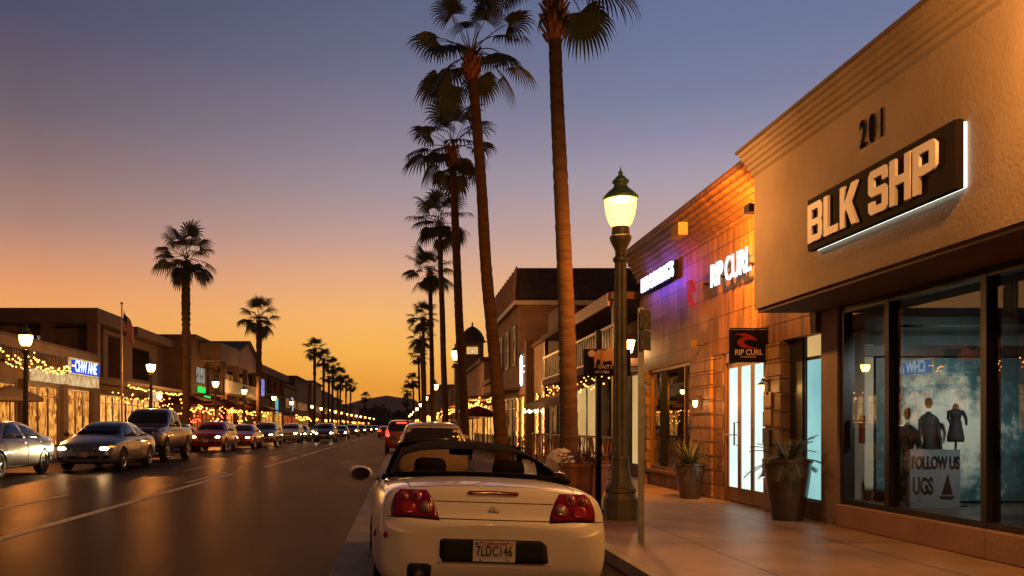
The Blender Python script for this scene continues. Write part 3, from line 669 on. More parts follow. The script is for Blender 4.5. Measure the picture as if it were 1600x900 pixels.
# sconces
def sconce(y, z, lab):
    t = thing('wall_sconce', lab, 'wall sconce', (5.82, y, z))
    b = BM(); box(b, 5.80, 5.84, y-.04, y+.04, z-.12, z+.12); tube(b, [(5.81,y,z+.08),(5.72,y,z+.13),(5.70,y,z+.06)], .012); part('bracket', b, M['bronze'], t)
    b = BM(); lathe(b, [(.02,.07),(.05,.05),(.06,.03)], (5.70,y,z), 12); part('cap', b, M['bronze'], t)
    b = BM(); lathe(b, [(.025,-.10),(.045,-.06),(.05,.03)], (5.70,y,z), 12); part('glass', b, M['globe'], t)
    point('sconce_light', (5.60, y, z-.02), 4.5, (1,.50,.12), .05, t)
sconce(17.3, 1.95, 'lit bronze sconce on the stone pilaster left of glowing doors')
sconce(14.15, 2.10, 'lit bronze sconce on the stone pilaster right of glowing doors')
# projecting sign
t = thing('hanging_sign', 'square black hanging sign with dark red swirl above glowing doors', 'sign', (5.87, 14.3, 2.76))
b = BM(); box(b, 5.26, 5.86, 14.28, 14.33, 2.50, 3.02); part('panel', b, M['sign_black'], t)
M['red_dark'] = pbr('dark_red_vinyl', (.30,.012,.02), .5)
M['gold'] = pbr('tan_letter_vinyl', (.62,.42,.25), .5)
b = curve_poly_bm(swirl_poly(), [], (.40,.25), .006, MF(5.54, 14.275, 2.84)); part('swirl', b, M['red_dark'], t)
b = textbm('RIP CURL', .125, .006, .86, .002, MF(5.555, 14.275, 2.655)); part('lettering', b, M['gold'], t)
b = textbm('A MONOXIDE', .036, .004, 1.1, 0, MF(5.55, 14.277, 2.585)); part('lettering', b, M['gold'], t)
b = BM(); tube(b, [(5.26,14.305,3.04),(5.88,14.305,3.04)], .012); part('bracket', b, M['black_metal'], t)

# ------------------------------------------------------------------ planters
def spiky(b, c, n, ln, seed, w=.018, up=.55, droop=.5):
    q = random.Random(seed)
    for i in range(n):
        az = q.uniform(0, 2*math.pi); el = q.uniform(.15, 1.45)*up*1.6; L_ = ln*q.uniform(.7, 1.1)
        d = Vector((math.cos(az)*math.cos(el), math.sin(az)*math.cos(el), math.sin(el))); side = Vector((-math.sin(az), math.cos(az), 0))
        p = Vector(c); pv = None
        for k in range(7):
            f = k/6; ww = w*(1-f**2)+.001
            a_ = b.verts.new(p+side*ww); c_ = b.verts.new(p-side*ww)
            if pv: b.faces.new((pv[0], a_, c_, pv[1]))
            pv = (a_, c_); p = p+d*L_/6; d = (d+Vector((0,0,-droop*.16*(1+f)))).normalized()
def cycas(b, c, n, ln, seed):
    q = random.Random(seed)
    for i in range(n):
        az = q.uniform(0, 2*math.pi); el = q.choice([q.uniform(.2,.6), q.uniform(.6,1.2)]); L_ = ln*q.uniform(.75, 1.1)
        d = Vector((math.cos(az)*math.cos(el), math.sin(az)*math.cos(el), math.sin(el))); side = Vector((-math.sin(az), math.cos(az), 0)); p = Vector(c)
        st = [Vector(p)]
        for k in range(14):
            p = p+d*L_/14; d = (d+Vector((0,0,-.10))).normalized(); st.append(Vector(p))
            if k > 1:
                ll = L_*.28*math.sin(math.pi*min(1,(k+1)/15))**.6
                for s in (-1, 1):
                    tip = p+side*s*ll*.8+d*ll*.55; a_ = b.verts.new(p-d*.008); c_ = b.verts.new(p+d*.008); e_ = b.verts.new(tip); b.faces.new((a_, c_, e_))
        tube(b, st[::3]+[st[-1]], .006, 4)
def planter(name, x, y, r, h, lab, kind, seed, mat='pot'):
    t = thing(name, lab, 'planter', (x, y, .13))
    b = BM(); z = .13
    lathe(b, [(r*.62,0),(r*.66,.02),(r*.86,h*.45),(r*.98,h*.8),(r*1.0,h*.93),(r*1.07,h*.94),(r*1.07,h),(r*.93,h),(r*.90,h*.86),(.01,h*.86)], (x,y,z), 28); part('pot', b, M[mat], t, smooth=False)
    autosmooth(t.children[-1], 40)
    b = BM()
    if kind == 'spiky': spiky(b, (x,y,z+h*.86), 150, r*2.2, seed)
    elif kind == 'cycas': cycas(b, (x,y,z+h*.9), 26, r*2.0, seed); spiky(b, (x,y,z+h*.86), 45, r*1.6, seed, .022)
    if kind == 'none': b.free()
    else: part('plant', b, M['leafB'], t)
    return t
planter('planter', 5.42, 16.75, .27, .66, 'dark tapered pot of grassy leaves before the stone pilaster', 'spiky', 1)
planter('planter', 5.58, 12.9, .32, .88, 'large dark pot with spreading cycad fronds beside the glowing doors', 'cycas', 2)
t = planter('planter', 3.02, 14.75, .40, .74, 'wide terracotta pot of flowers behind the street lamp base', 'none', 3, 'terracotta')
b = BM(); q = random.Random(5)
for i in range(120):
    a = q.uniform(0, 6.28); rr = .4*math.sqrt(q.random()); c = Vector((3.02+math.cos(a)*rr, 14.75+math.sin(a)*rr, .88+q.uniform(0,.2)*(1.2-rr)))
    for k in range(4):
        aa = q.uniform(0, 6.28); d = Vector((math.cos(aa), math.sin(aa), q.uniform(-.4,.8))).normalized()*.07; s = d.cross(Vector((0,0,1))).normalized()*.025
        vs = [b.verts.new(c), b.verts.new(c+d*.5+s), b.verts.new(c+d), b.verts.new(c+d*.5-s)]; b.faces.new(vs)
part('flowers', b, pbr('flower_leaf', (.05,.06,.03), .6, col2=(.30,.14,.10), scale=7), t)
b = BM(); lathe(b, [(.10,-.2),(.19,-.15),(.255,0),(.25,.12),(.19,.22),(.11,.27),(.10,.3),(.01,.3)], (0,0,0), 24)
bmesh.ops.rotate(b, cent=(0,0,0), matrix=Matrix.Rotation(R(35), 3, 'Y'), verts=b.verts); bmesh.ops.translate(b, vec=(2.82,15.9,.80), verts=b.verts)
box(b, 2.66, 2.98, 15.74, 16.06, .13, .62)
solo('stone_urn', b, M['urn'], 'pale rounded ceramic urn tilted behind the terracotta flower pot', 'urn', (2.82,15.9,.13), smooth=False)

# ------------------------------------------------------------------ street furniture, right side
def post_sign():
    t = thing('post_sign', 'black tavern board with gold bull drawing hung on a dark post', 'sign', (3.10, 14.0, .13))
    b = BM(); box(b, 3.06, 3.14, 13.98, 14.06, .13, 2.98); box(b, 3.02, 3.18, 13.94, 14.10, .13, .18); part('post', b, M['black_metal'], t)
    b = BM(); box(b, 2.86, 3.585, 13.93, 13.97, 2.26, 2.68); part('panel', b, M['sign_black'], t)
    bull = [(-.30,-.02),(-.26,.10),(-.16,.14),(-.04,.12),(.08,.16),(.18,.14),(.26,.06),(.33,.04),(.30,-.02),(.22,-.01),(.20,-.14),(.16,-.14),(.14,-.05),(.02,-.07),(-.06,-.06),(-.10,-.16),(-.14,-.16),(-.14,-.05),(-.22,-.03),(-.25,-.15),(-.29,-.15)]
    b = curve_poly_bm(bull, [], (.62,.9), .004, MF(3.20, 13.926, 2.55)); part('bull_drawing', b, M['copper'], t)
    b = BM(); lathe(b, [(.055,0),(.055,.004)], (0,0,0), 16); bmesh.ops.transform(b, matrix=MF(2.98, 13.928, 2.61), verts=b.verts); part('emblem', b, M['gold'], t)
    b = textbm('~ BAITY', .085, .004, 1.0, .001, MF(3.16, 13.926, 2.40)); part('lettering', b, M['gold'], t)
    b = textbm('OYSTERS', .055, .004, 1.0, .001, MF(3.14, 13.926, 2.32)); part('lettering', b, M['gold'], t)
M['copper'] = pbr('copper_vinyl', (.50,.22,.09), .5)
post_sign()
t = thing('parking_sign', 'thin steel sign post on pavement with two small plates seen from behind', 'sign post', (2.80, 10.4, .13))
b = BM(); box(b, 2.765, 2.83, 10.38, 10.42, .13, 2.85)
part('post', b, M['galv'], t)
M['plate'] = pbr('weathered_sign_back', (.13,.12,.10), .5, metal=.5, var=.6, scale=18)
for z0, z1 in ((2.36,2.58),(2.60,2.82)):
    b = BM(); box(b, -.15, .15, -.004, .004, z0, z1); bmesh.ops.rotate(b, cent=(0,0,0), matrix=Matrix.Rotation(R(52), 3, 'Z'), verts=b.verts); bmesh.ops.translate(b, vec=(2.84,10.37,0), verts=b.verts)
    part('sign_plate', b, M['plate'], t)
def street_lamp(x, y, z, label, group, power=760, far=False):
    t = thing('street_lamp', label, 'street lamp', (0,0,0), group=group); seg = 24
    b = BM(); lathe(b, [(.245,0),(.245,.30),(.235,.32),(.22,.36),(.21,.38),(.225,.40),(.225,.45),(.20,.48),(.16,.58),(.135,.72),(.125,.86),(.13,.88),(.12,.92),(.105,.93)], (0,0,0), 16); part('base', b, M['lamp_stone'], t); 
    b = BM(); lathe(b, [(.105,.93),(.10,1.1),(.088,3.3),(.082,3.72)], (0,0,0), 24, flute=.05); part('pole', b, M['lamp_stone'], t)
    b = BM(); lathe(b, [(.083,3.72),(.11,3.75),(.11,3.79),(.075,3.82),(.08,3.9),(.14,4.02),(.155,4.06),(.155,4.10),(.13,4.12),(.125,4.20),(.12,4.24)], (0,0,0), seg); o = part('capital', b, M['lamp_stone'], t); autosmooth(o)
    b = BM(); lathe(b, [(.12,4.24),(.165,4.30),(.205,4.42),(.225,4.55),(.225,4.64)], (0,0,0), seg, cap=False); part('globe', b, M['lampglass' if not far else 'farlamp'], t, smooth=True)
    b = BM(); lathe(b, [(.235,4.63),(.25,4.645),(.25,4.675),(.225,4.70),(.19,4.74),(.13,4.79),(.10,4.82),(.095,4.87),(.12,4.885),(.12,4.91),(.095,4.93),(.06,4.97),(.025,4.995),(.035,5.01),(.035,5.03),(.008,5.07),(.004,5.12)], (0,0,0), seg); o = part('cap', b, M['verdigris'], t); autosmooth(o)
    point('lamp_light', (0,0,4.44), power, (1,.42,.10), .09, t)
    t.location = (x, y, z)
    return t
L0 = street_lamp(3.2, 13.0, .13, 'tall street lamp with green cap on pavement by the white convertible', 'street lamps along the right pavement')
def lamp_copy(x, y, z, label, group, power, far=False):
    c = copy_tree(L0); c.location = (x, y, z); c['label'] = label; c['group'] = group
    for ch in list(c.children):
        if ch.type == 'LIGHT':
            if far: bpy.data.objects.remove(ch)
            else: ch.data = ch.data.copy(); ch.data.energy = power
    for ch in c.children:
        if ch.name.startswith('globe'): ch.data = FARGLOBE if far else NEAR2; ch.scale = (1.12,1.12,1)
    return c
FARGLOBE = None
for ch in L0.children:
    if ch.name.startswith('globe'):
        FARGLOBE = ch.data.copy(); FARGLOBE.materials.clear(); FARGLOBE.materials.append(M['farlamp'])
NEAR2 = None
for ch in L0.children:
    if ch.name.startswith('globe'):
        NEAR2 = ch.data.copy(); NEAR2.materials.clear(); NEAR2.materials.append(M['lampglass2'])
rl = [(2.48,39.0),(2.75,70),(2.8,98),(3.0,128),(3.0,158),(2.9,190),(2.8,225),(2.7,262)]
nm = ['second','third','fourth','fifth','sixth','seventh','eighth','ninth']
for i, (x, y) in enumerate(rl):
    lamp_copy(x, y, .13, f'{nm[i]} lit street lamp from the front in the right hand row', 'street lamps along the right pavement', 900, far=y > 110)
lamp_copy(3.2, -6.0, .13, 'street lamp behind the viewer on the right pavement', 'street lamps along the right pavement', 1800)
ll = [(-14.2,34),(-13.9,50),(-14.2,69),(-14.6,84),(-14.5,103),(-15.0,124)]
ll += [(-14.3,146),(-14.3,163),(-14.3,180),(-14.2,197),(-14.0,214),(-13.8,232),(-13.5,250),(-13.2,270),(-12.8,292),(-12.2,316),(-11.6,342),(-10.8,370),(-10,400)]
on = ['first','second','third','fourth','fifth','sixth','seventh','eighth','ninth','tenth','eleventh','twelfth','thirteenth','fourteenth','fifteenth','sixteenth','seventeenth','eighteenth','nineteenth']
for i, (x, y) in enumerate(ll):
    lamp_copy(x, y, .3, f'{on[i]} lit street lamp from the left along the far pavement', 'street lamps along the left pavement', 1500, far=y > 110)
# ------------------------------------------------------------------ vehicles
def half_ring(w, zb, zbelt, wt, zt):
    h = zbelt-zb
    return [(0,zb),(.55*w,zb),(.90*w,zb+.02),(.985*w,zb+.10*h+.03),(w,zb+.45*h),(.992*w,zb+.74*h),(.955*w,zbelt-.02),(.90*w if wt < .9*w else .93*w,zbelt+(zt-zbelt)*.14+.005),
            (wt+.02,zt-.045-(zt-zbelt)*.04),(wt*.86,zt-.005),(wt*.45,zt+.012),(0,zt+.015)]
def loft_body(stations, cutters, tmpname='tmp', sub=2, mats=None, creases=True):
    bm = BM(); rings = []
    for st in stations:
        y = st[0]; hr = half_ring(*st[1:]) if len(st) == 6 else st[1]
        pts = [(x, y, z) for x, z in hr] + [(-x, y, z) for x, z in reversed(hr[1:-1])]
        rings.append(pts)
    ringtube(bm, rings, cap=False)
    bm.verts.ensure_lookup_table(); n = len(rings[0])
    for base, rev in ((0, True), ((len(rings)-1)*n, False)):
        vs = [bm.verts[base+i] for i in range(n)]
        # bridge cap left/right into quads
        h = n//2
        for i in range(h):
            a, b_ = vs[i], vs[(n-i) % n]; c, d = vs[i+1], vs[(n-i-1) % n]
            f = []
            for v in ((a, c, d, b_) if rev else (a, b_, d, c)):
                if v not in f: f.append(v)
            if len(f) > 2: bm.faces.new(f)
    bmesh.ops.recalc_face_normals(bm, faces=bm.faces)
    me = bpy.data.meshes.new(tmpname); bm.to_mesh(me); bm.free()
    for mm in mats: me.materials.append(mm)
    o = bpy.data.objects.new(tmpname, me); COL.objects.link(o)
    md = o.modifiers.new('s', 'SUBSURF'); md.levels = sub; md.render_levels = sub
    tmp = []
    for cb in cutters:
        cm = bpy.data.meshes.new('cut'); bmesh.ops.recalc_face_normals(cb, faces=cb.faces); cb.to_mesh(cm); cb.free()
        for mm in mats: cm.materials.append(mm)
        for p in cm.polygons: p.material_index = 1
        co = bpy.data.objects.new('cut', cm); COL.objects.link(co); tmp.append(co)
        md = o.modifiers.new('b', 'BOOLEAN'); md.object = co; md.operation = 'DIFFERENCE'; md.solver = 'EXACT'
    dg = bpy.context.evaluated_depsgraph_get(); dg.update()
    out = bpy.data.meshes.new_from_object(o.evaluated_get(dg))
    bpy.data.objects.remove(o)
    for c_ in tmp: bpy.data.objects.remove(c_)
    return out
def arch_cut(x, y, z, r, w=.32):
    b = BM(); s = 1 if x > 0 else -1
    a = [(x-s*w, y+r*math.cos(t), z+r*math.sin(t)) for t in [2*math.pi*k/28 for k in range(28)]]
    c = [(x+s*.3, p[1], p[2]) for p in a]; ringtube(b, [a, c]); return b
def bvh_of(me):
    bm = BM(); bm.from_mesh(me); t = BVHTree.FromBMesh(bm); bm.free(); return t
AX = {'rear': (lambda u, v: Vector((u,-9,v)), Vector((0,1,0))), 'front': (lambda u, v: Vector((u,9,v)), Vector((0,-1,0))),
      'left': (lambda u, v: Vector((-9,u,v)), Vector((1,0,0))), 'right': (lambda u, v: Vector((9,u,v)), Vector((-1,0,0))), 'top': (lambda u, v: Vector((u,v,9)), Vector((0,0,-1)))}
def decal(tree, axis, poly, off=.006, grid=.06, depth=.02):
    """a polygon laid on a body surface and given thickness"""
    fn, d = AX[axis]
    b = BM(); vs = [b.verts.new((u, v, 0)) for u, v in poly]; b.faces.new(vs)
    for ax in (0, 1):
        lo = min(p[ax] for p in poly); hi = max(p[ax] for p in poly); k = lo+grid
        while k < hi-grid*.3:
            co = Vector((k,0,0)) if ax == 0 else Vector((0,k,0)); no = Vector((1,0,0)) if ax == 0 else Vector((0,1,0))
            bmesh.ops.bisect_plane(b, geom=b.verts[:]+b.edges[:]+b.faces[:], plane_co=co, plane_no=no); k += grid
    bad = []
    for v in b.verts:
        u, w = v.co.x, v.co.y; h = tree.ray_cast(fn(u, w), d)
        if h[0] is None: bad.append(v); continue
        v.co = h[0]-d*off*.5 + h[1]*off*.6
    if bad: bmesh.ops.delete(b, geom=bad, context='VERTS')
    if not b.faces: return b
    bmesh.ops.recalc_face_normals(b, faces=b.faces)
    for f in b.faces:
        if f.normal.dot(d) > 0: f.normal_flip()
    ed = [e for e in b.edges if len(e.link_faces) == 1]
    r = bmesh.ops.extrude_edge_only(b, edges=ed); nv = [g for g in r['geom'] if isinstance(g, bmesh.types.BMVert)]
    for v in nv: v.co += d*depth
    return b
def mirror_poly(p): return [(-u, v) for u, v in reversed(p)]
def wheel_parts(parent, x, y, r, w=.21, spokes=5, rimm='rim'):
    s = 1 if x > 0 else -1
    b = BM(); prof = [(r*.62,-w/2+.01),(r*.72,-w/2),(r*.93,-w/2+.005),(r*.99,-w/2+.03),(r,-w/4),(r,w/4),(r*.99,w/2-.03),(r*.93,w/2-.005),(r*.72,w/2),(r*.62,w/2-.01)]
    rings = [[(x+s*o, y+rr*math.cos(t), r+rr*math.sin(t)) for t in [2*math.pi*k/32 for k in range(32)]] for rr, o in prof]
    ringtube(b, rings, cap=False); 
    wo = part('wheel', b, M['tyre'], parent, smooth=True, norm=True); 
    b = BM()
    def disc(r0, r1, o0, o1):
        rings = [[(x+s*o, y+rr*math.cos(t), r+rr*math.sin(t)) for t in [2*math.pi*k/32 for k in range(32)]] for rr, o in ((r0,o0),(r1,o1))]
        ringtube(b, rings, cap=False)
    disc(r*.63, r*.66, w/2-.06, w/2-.004); disc(r*.66, r*.60, w/2-.004, w/2-.012); disc(r*.60, r*.58, w/2-.012, w/2-.09)
    for k in range(spokes):
        a = 2*math.pi*k/spokes+.3
        for da in ((-.16,.16) if spokes <= 6 else (0,)):
            pts = []
            for rr, ww in ((r*.14,.030),(r*.61,.024)):
                ca, sa = math.cos(a+da*(rr/r)), math.sin(a+da*(rr/r))
                for e in (-1, 1): pts.append((y+rr*ca-e*ww*sa, r+rr*sa+e*ww*ca))
            q = [pts[0], pts[1], pts[3], pts[2]]
            va = [b.verts.new((x+s*(w/2-.02), *p)) for p in q]; vb = [b.verts.new((x+s*(w/2-.06), *p)) for p in q]
            b.faces.new(va); 
            for i in range(4): b.faces.new((va[i], vb[i], vb[(i+1) % 4], va[(i+1) % 4]))
    rings = [[(x+s*o, y+rr*math.cos(t), r+rr*math.sin(t)) for t in [2*math.pi*k/16 for k in range(16)]] for rr, o in ((r*.17,w/2-.07),(r*.17,w/2-.01),(r*.10,w/2-.003))]
    ringtube(b, rings, cap=True)
    rings = [[(x+s*(w/2-.095), y+rr*math.cos(t), r+rr*math.sin(t)) for t in [2*math.pi*k/24 for k in range(24)]] for rr in (r*.6, .01)]
    part('rim', b, M[rimm], wo, norm=True)
    b = BM(); rings = [[(x+s*(w/2-.10), y+rr*math.cos(t), r+rr*math.sin(t)) for t in [2*math.pi*k/24 for k in range(24)]] for rr in (r*.6, .01)]
    ringtube(b, rings, cap=False); part('brake_disc', b, M['well'], wo)
KIND = {}
KIND['sedan'] = dict(st=[(-2.42,.60,.40,.78,.48,.86),(-2.37,.76,.30,.88,.64,.99),(-2.25,.85,.24,.92,.70,1.06),(-1.95,.89,.20,.95,.71,1.10),(-1.6,.905,.20,.965,.66,1.13),(-1.2,.91,.20,.965,.60,1.32),(-.8,.912,.2,.96,.57,1.43),
    (-.3,.915,.2,.955,.565,1.465),(.2,.915,.2,.945,.57,1.455),(.55,.91,.2,.94,.60,1.38),(.95,.908,.2,.935,.66,1.20),(1.25,.905,.2,.93,.71,1.03),(1.6,.90,.2,.89,.74,.965),(2.0,.88,.2,.82,.72,.89),(2.25,.83,.21,.74,.66,.80),(2.37,.74,.25,.66,.58,.72),(2.43,.60,.32,.58,.46,.62)],
    wy=(-1.38,1.42), r=.335, side=[[(1.02,1.00),(.50,1.32),(.20,1.385),(-.22,1.395),(-.22,1.00)],[(-.30,1.00),(-.30,1.395),(-.75,1.36),(-1.22,1.17),(-1.42,1.02)]],
    ws=[(-.66,1.06),(.66,1.06),(.50,1.40),(-.50,1.40)], rw=[(-.60,1.16),(.60,1.16),(.47,1.39),(-.47,1.39)],
    hl=[(.42,.60),(.56,.575),(.80,.66),(.83,.73),(.70,.745),(.44,.69)], tl=[(.46,.80),(.74,.78),(.84,.84),(.82,.95),(.62,.97),(.48,.93)], grille=[(-.38,.57),(.38,.57),(.41,.67),(-.41,.67)], low=[(-.42,.36),(.42,.36),(.50,.46),(-.50,.46)], fog=[(.56,.36),(.76,.39),(.76,.47),(.58,.47)],
    mir=(.96,.90,1.02), L=4.85)
KIND['suv'] = dict(st=[(-2.30,.70,.50,.90,.56,1.02),(-2.27,.80,.38,.98,.64,1.30),(-2.22,.86,.30,1.02,.66,1.46),(-2.08,.89,.26,1.04,.66,1.545),(-1.6,.90,.25,1.05,.64,1.58),(-1.0,.91,.25,1.05,.63,1.59),(-.3,.912,.25,1.04,.63,1.60),(.3,.912,.25,1.03,.62,1.585),(.62,.91,.25,1.025,.64,1.50),
    (.95,.908,.25,1.02,.69,1.30),(1.22,.905,.25,1.01,.73,1.12),(1.55,.90,.25,.98,.75,1.05),(1.95,.88,.25,.92,.73,.99),(2.18,.83,.27,.84,.68,.91),(2.28,.74,.32,.74,.60,.82),(2.33,.60,.40,.62,.48,.68)],
    wy=(-1.32,1.36), r=.36, side=[[(1.02,1.09),(.55,1.45),(.2,1.51),(-.12,1.52),(-.12,1.09)],[(-.20,1.09),(-.20,1.52),(-1.0,1.51),(-1.0,1.09)],[(-1.08,1.09),(-1.08,1.51),(-1.62,1.46),(-1.86,1.14)]],
    ws=[(-.70,1.14),(.70,1.14),(.56,1.52),(-.56,1.52)], rw=[(-.74,1.06),(.74,1.06),(.60,1.50),(-.60,1.50)],
    hl=[(.44,.70),(.58,.68),(.80,.74),(.82,.84),(.66,.85),(.46,.80)], tl=[(.60,.80),(.78,.80),(.84,.95),(.80,1.12),(.70,1.14),(.66,.98)], grille=[(-.38,.64),(.38,.64),(.40,.80),(-.40,.80)], low=[(-.45,.42),(.45,.42),(.52,.54),(-.52,.54)], fog=[(.56,.42),(.74,.45),(.74,.54),(.58,.54)],
    mir=(.98,.93,1.12), L=4.6)
KIND['pickup'] = dict(st=[(-2.85,.90,.62,1.05,.80,1.18),(-2.83,.95,.55,1.12,.84,1.23),(-2.7,.97,.50,1.14,.86,1.24),(-1.2,.975,.45,1.16,.87,1.25),(-.98,.975,.45,1.16,.87,1.26),(-.95,.975,.45,1.17,.74,1.78),(-.85,.975,.45,1.17,.72,1.88),(-.3,.975,.45,1.17,.72,1.92),(.4,.975,.45,1.16,.72,1.90),(.7,.975,.45,1.16,.74,1.80),
    (1.05,.97,.45,1.15,.80,1.48),(1.25,.965,.45,1.14,.84,1.32),(1.6,.96,.45,1.13,.85,1.27),(2.3,.95,.45,1.10,.84,1.22),(2.62,.93,.48,1.05,.82,1.17),(2.72,.86,.52,.95,.76,1.08),(2.76,.78,.58,.86,.68,.96)],
    wy=(-1.75,1.72), r=.43, side=[[(1.0,1.24),(.62,1.72),(.3,1.79),(.05,1.80),(.05,1.24)],[(-.03,1.24),(-.03,1.80),(-.80,1.78),(-.84,1.24)]],
    ws=[(-.80,1.36),(.80,1.36),(.66,1.80),(-.66,1.80)], rw=[(-.62,1.36),(.62,1.36),(.58,1.72),(-.58,1.72)],
    hl=[(.62,.86),(.84,.86),(.88,.98),(.84,1.06),(.62,1.06)], tl=[(.78,.80),(.90,.80),(.90,1.12),(.78,1.12)], grille=[(-.56,.78),(.56,.78),(.58,1.06),(-.58,1.06)], low=[(-.5,.60),(.5,.60),(.5,.68),(-.5,.68)], fog=[(.60,.60),(.74,.60),(.74,.70),(.60,.70)],
    mir=(.98,1.04,1.34), L=5.6)
def spl(p, a=(0,0)): return p
def car(name, label, cat, kind, color, lights='on', group=None, detail=True, plate_txt=None):
    K = KIND[kind]; t = thing(name, label, cat, (0,0,0), group=group); r = K['r']
    W_ = max(s[1] for s in K['st'])
    cuts = [arch_cut(sx*(W_-.03), y, r, r+.055) for sx in (-1, 1) for y in K['wy']] if detail else []
    if kind == 'pickup':
        b = BM(); box(b, -.80, .80, -2.76, -1.06, .80, 1.6); cuts.append(b)
    me = loft_body(K['st'], cuts, mats=[color, M['well']], sub=2)
    me.shade_smooth(); o = bpy.data.objects.new('body', me); COL.objects.link(o); o.parent = t
    autosmooth(o, 38)
    tr = bvh_of(me)
    P = lambda n_, b_, m_, par=t, **k: part(n_, b_, m_, par, smooth=True, **k)
    P('windshield', decal(tr, 'front', K['ws'], grid=.12), M['dark_glass']); P('rear_window', decal(tr, 'rear', K['rw'], grid=.12), M['dark_glass'])
    for i, sp in enumerate(K['side']):
        P('side_window', decal(tr, 'right', sp, grid=.12), M['dark_glass']); P('side_window', decal(tr, 'left', sp, grid=.12), M['dark_glass'])
    hm = {'on': M['headlight'], 'warm': M['headlight_warm'], 'off': M['headlight_off']}[lights]
    for s in (0, 1):
        hp = K['hl'] if s == 0 else mirror_poly(K['hl']); tp = K['tl'] if s == 0 else mirror_poly(K['tl'])
        hh = P('headlight', decal(tr, 'front', hp, grid=.05), M['headlight_off'])
        if lights != 'off':
            x0 = .5*(K['hl'][0][0]+K['hl'][2][0])*(1-2*s); z0 = sum(p[1] for p in K['hl'])/len(K['hl'])
            c = [(x0+.075*math.cos(a)*(1.6 if kind != 'pickup' else 1), z0+.045*math.sin(a)) for a in [2*math.pi*k/14 for k in range(14)]]
            P('headlight_lens', decal(tr, 'front', c, off=.014, grid=.05), hm, hh)
        P('tail_light', decal(tr, 'rear', tp, grid=.05), M['red_lens'])
        if detail:
            P('fog_lamp', decal(tr, 'front', K['fog'] if s == 0 else mirror_poly(K['fog']), grid=.05), M['dark_glass'])
    P('grille', decal(tr, 'front', K['grille'], grid=.08), M['black_metal'])
    if detail:
        g0, g1 = K['grille'][0][1], K['grille'][2][1]
        b = BM(); 
        for k in range(3):
            z = g0+(g1-g0)*(k+.5)/3; tmp_ = decal(tr, 'front', [(K['grille'][0][0]+.03,z-.008),(K['grille'][1][0]-.03,z-.008),(K['grille'][1][0]-.03,z+.008),(K['grille'][0][0]+.03,z+.008)], off=.02, grid=.08)
            me_ = bpy.data.meshes.new('x'); tmp_.to_mesh(me_); tmp_.free(); b.from_mesh(me_); bpy.data.meshes.remove(me_)
        P('grille_bar', b, M['chrome'])
    P('lower_grille', decal(tr, 'front', K['low'], grid=.08), M['black_metal'])
    zc = K['low'][2][1]+.03
    pl = P('license_plate', decal(tr, 'front', [(-.155,zc-.08),(.155,zc-.08),(.155,zc+.08),(-.155,zc+.08)], off=.03, grid=.2), M['plate_front'])
    # seams : door lines
    if detail:
        for (ya) in ([K['side'][0][-1][0]+.04-.08, K['side'][0][0][0]+.02] + ([K['side'][1][-1][0]+.10] if kind != 'pickup' else [K['side'][1][-1][0]])):
            for sd in ('left', 'right'):
                z1 = K['side'][0][0][1]-.03; z0 = .36 if kind != 'pickup' else .55
                P('door_seam', decal(tr, sd, [(ya-.006,z0),(ya+.006,z0),(ya+.006,z1),(ya-.006,z1)], off=.003, grid=.08, depth=.01), M['well'])
        for sd in ('left', 'right'):
            for sp in K['side'][:2]:
                ya = sp[-1][0]+ (.10 if sp is K['side'][0] else .28); zz = sp[-1][1]-.12
                P('door_handle', decal(tr, sd, [(ya,zz-.016),(ya+.16,zz-.016),(ya+.16,zz+.016),(ya,zz+.016)], off=.03, grid=.06, depth=.04), color)
    my, mx, mz = K['mir']
    for s in (-1, 1):
        b = BM(); lathe(b, [(.02,-.07),(.065,-.055),(.085,0),(.065,.055),(.02,.07)], (0,0,0), 14)
        bmesh.ops.scale(b, vec=(1.15,.75,.95), verts=b.verts); bmesh.ops.translate(b, vec=(s*(mx+.09),my,mz+.05), verts=b.verts)
        box(b, s*(mx-.06), s*(mx+.05), my-.03, my+.02, mz-.01, mz+.02); P('side_mirror', b, color)
    for y in K['wy']:
        for s in (-1, 1): wheel_parts(t, s*(W_-.125), y, r, .22 if kind != 'pickup' else .27, 6 if kind == 'pickup' else 5)
    if kind == 'suv':
        for s in (-1, 1):
            b = BM(); tube(b, [(s*.60,-1.7,1.56),(s*.60,-1.6,1.635),(s*.61,.1,1.64),(s*.61,.25,1.58)], .018); P('roof_rail', b, M['galv'])
    return t
M['plate_front'] = pbr('plate_tan', (.45,.28,.16), .4)  # even tan base colour of the front plates
white = paint('white', (.36,.33,.32)); silver = paint('silver', (.20,.185,.18), .5); grey = paint('grey', (.10,.09,.095), .5); red = paint('red', (.30,.015,.012), .2)
dkred = paint('dark_red', (.16,.01,.01), .2); black = paint('black', (.012,.012,.013)); champagne = paint('champagne', (.22,.17,.13), .5); brown = paint('brown_truck', (.085,.055,.05), .5); orange = paint('orange_red', (.34,.05,.02), .3)
FACE = math.pi          # towards the camera
def put(t, x, y_front, L, rz=FACE, z=None):
    """y_front is the Y of the end nearest the camera"""
    t.location = (x, y_front+L/2, road_z(x)+.006 if z is None else z); t.rotation_euler = (0, 0, rz)
def recolor(t, old, new):
    for ch in t.children:
        if ch.type == 'MESH' and any(mm == old for mm in ch.data.materials):
            ch.data = ch.data.copy()
            for i, mm in enumerate(ch.data.materials):
                if mm == old: ch.data.materials[i] = new
def swaplens(t, m):
    for ch in t.children:
        for g in ch.children:
            if g.name.startswith('headlight_lens'):
                g.data = g.data.copy(); g.data.materials.clear(); g.data.materials.append(m)
G1 = 'cars queued in the far lanes'
c_sedan = car('parked_car', 'silver sedan with glaring headlights facing the viewer ahead of the pickup', 'car', 'sedan', silver, 'on', G1)
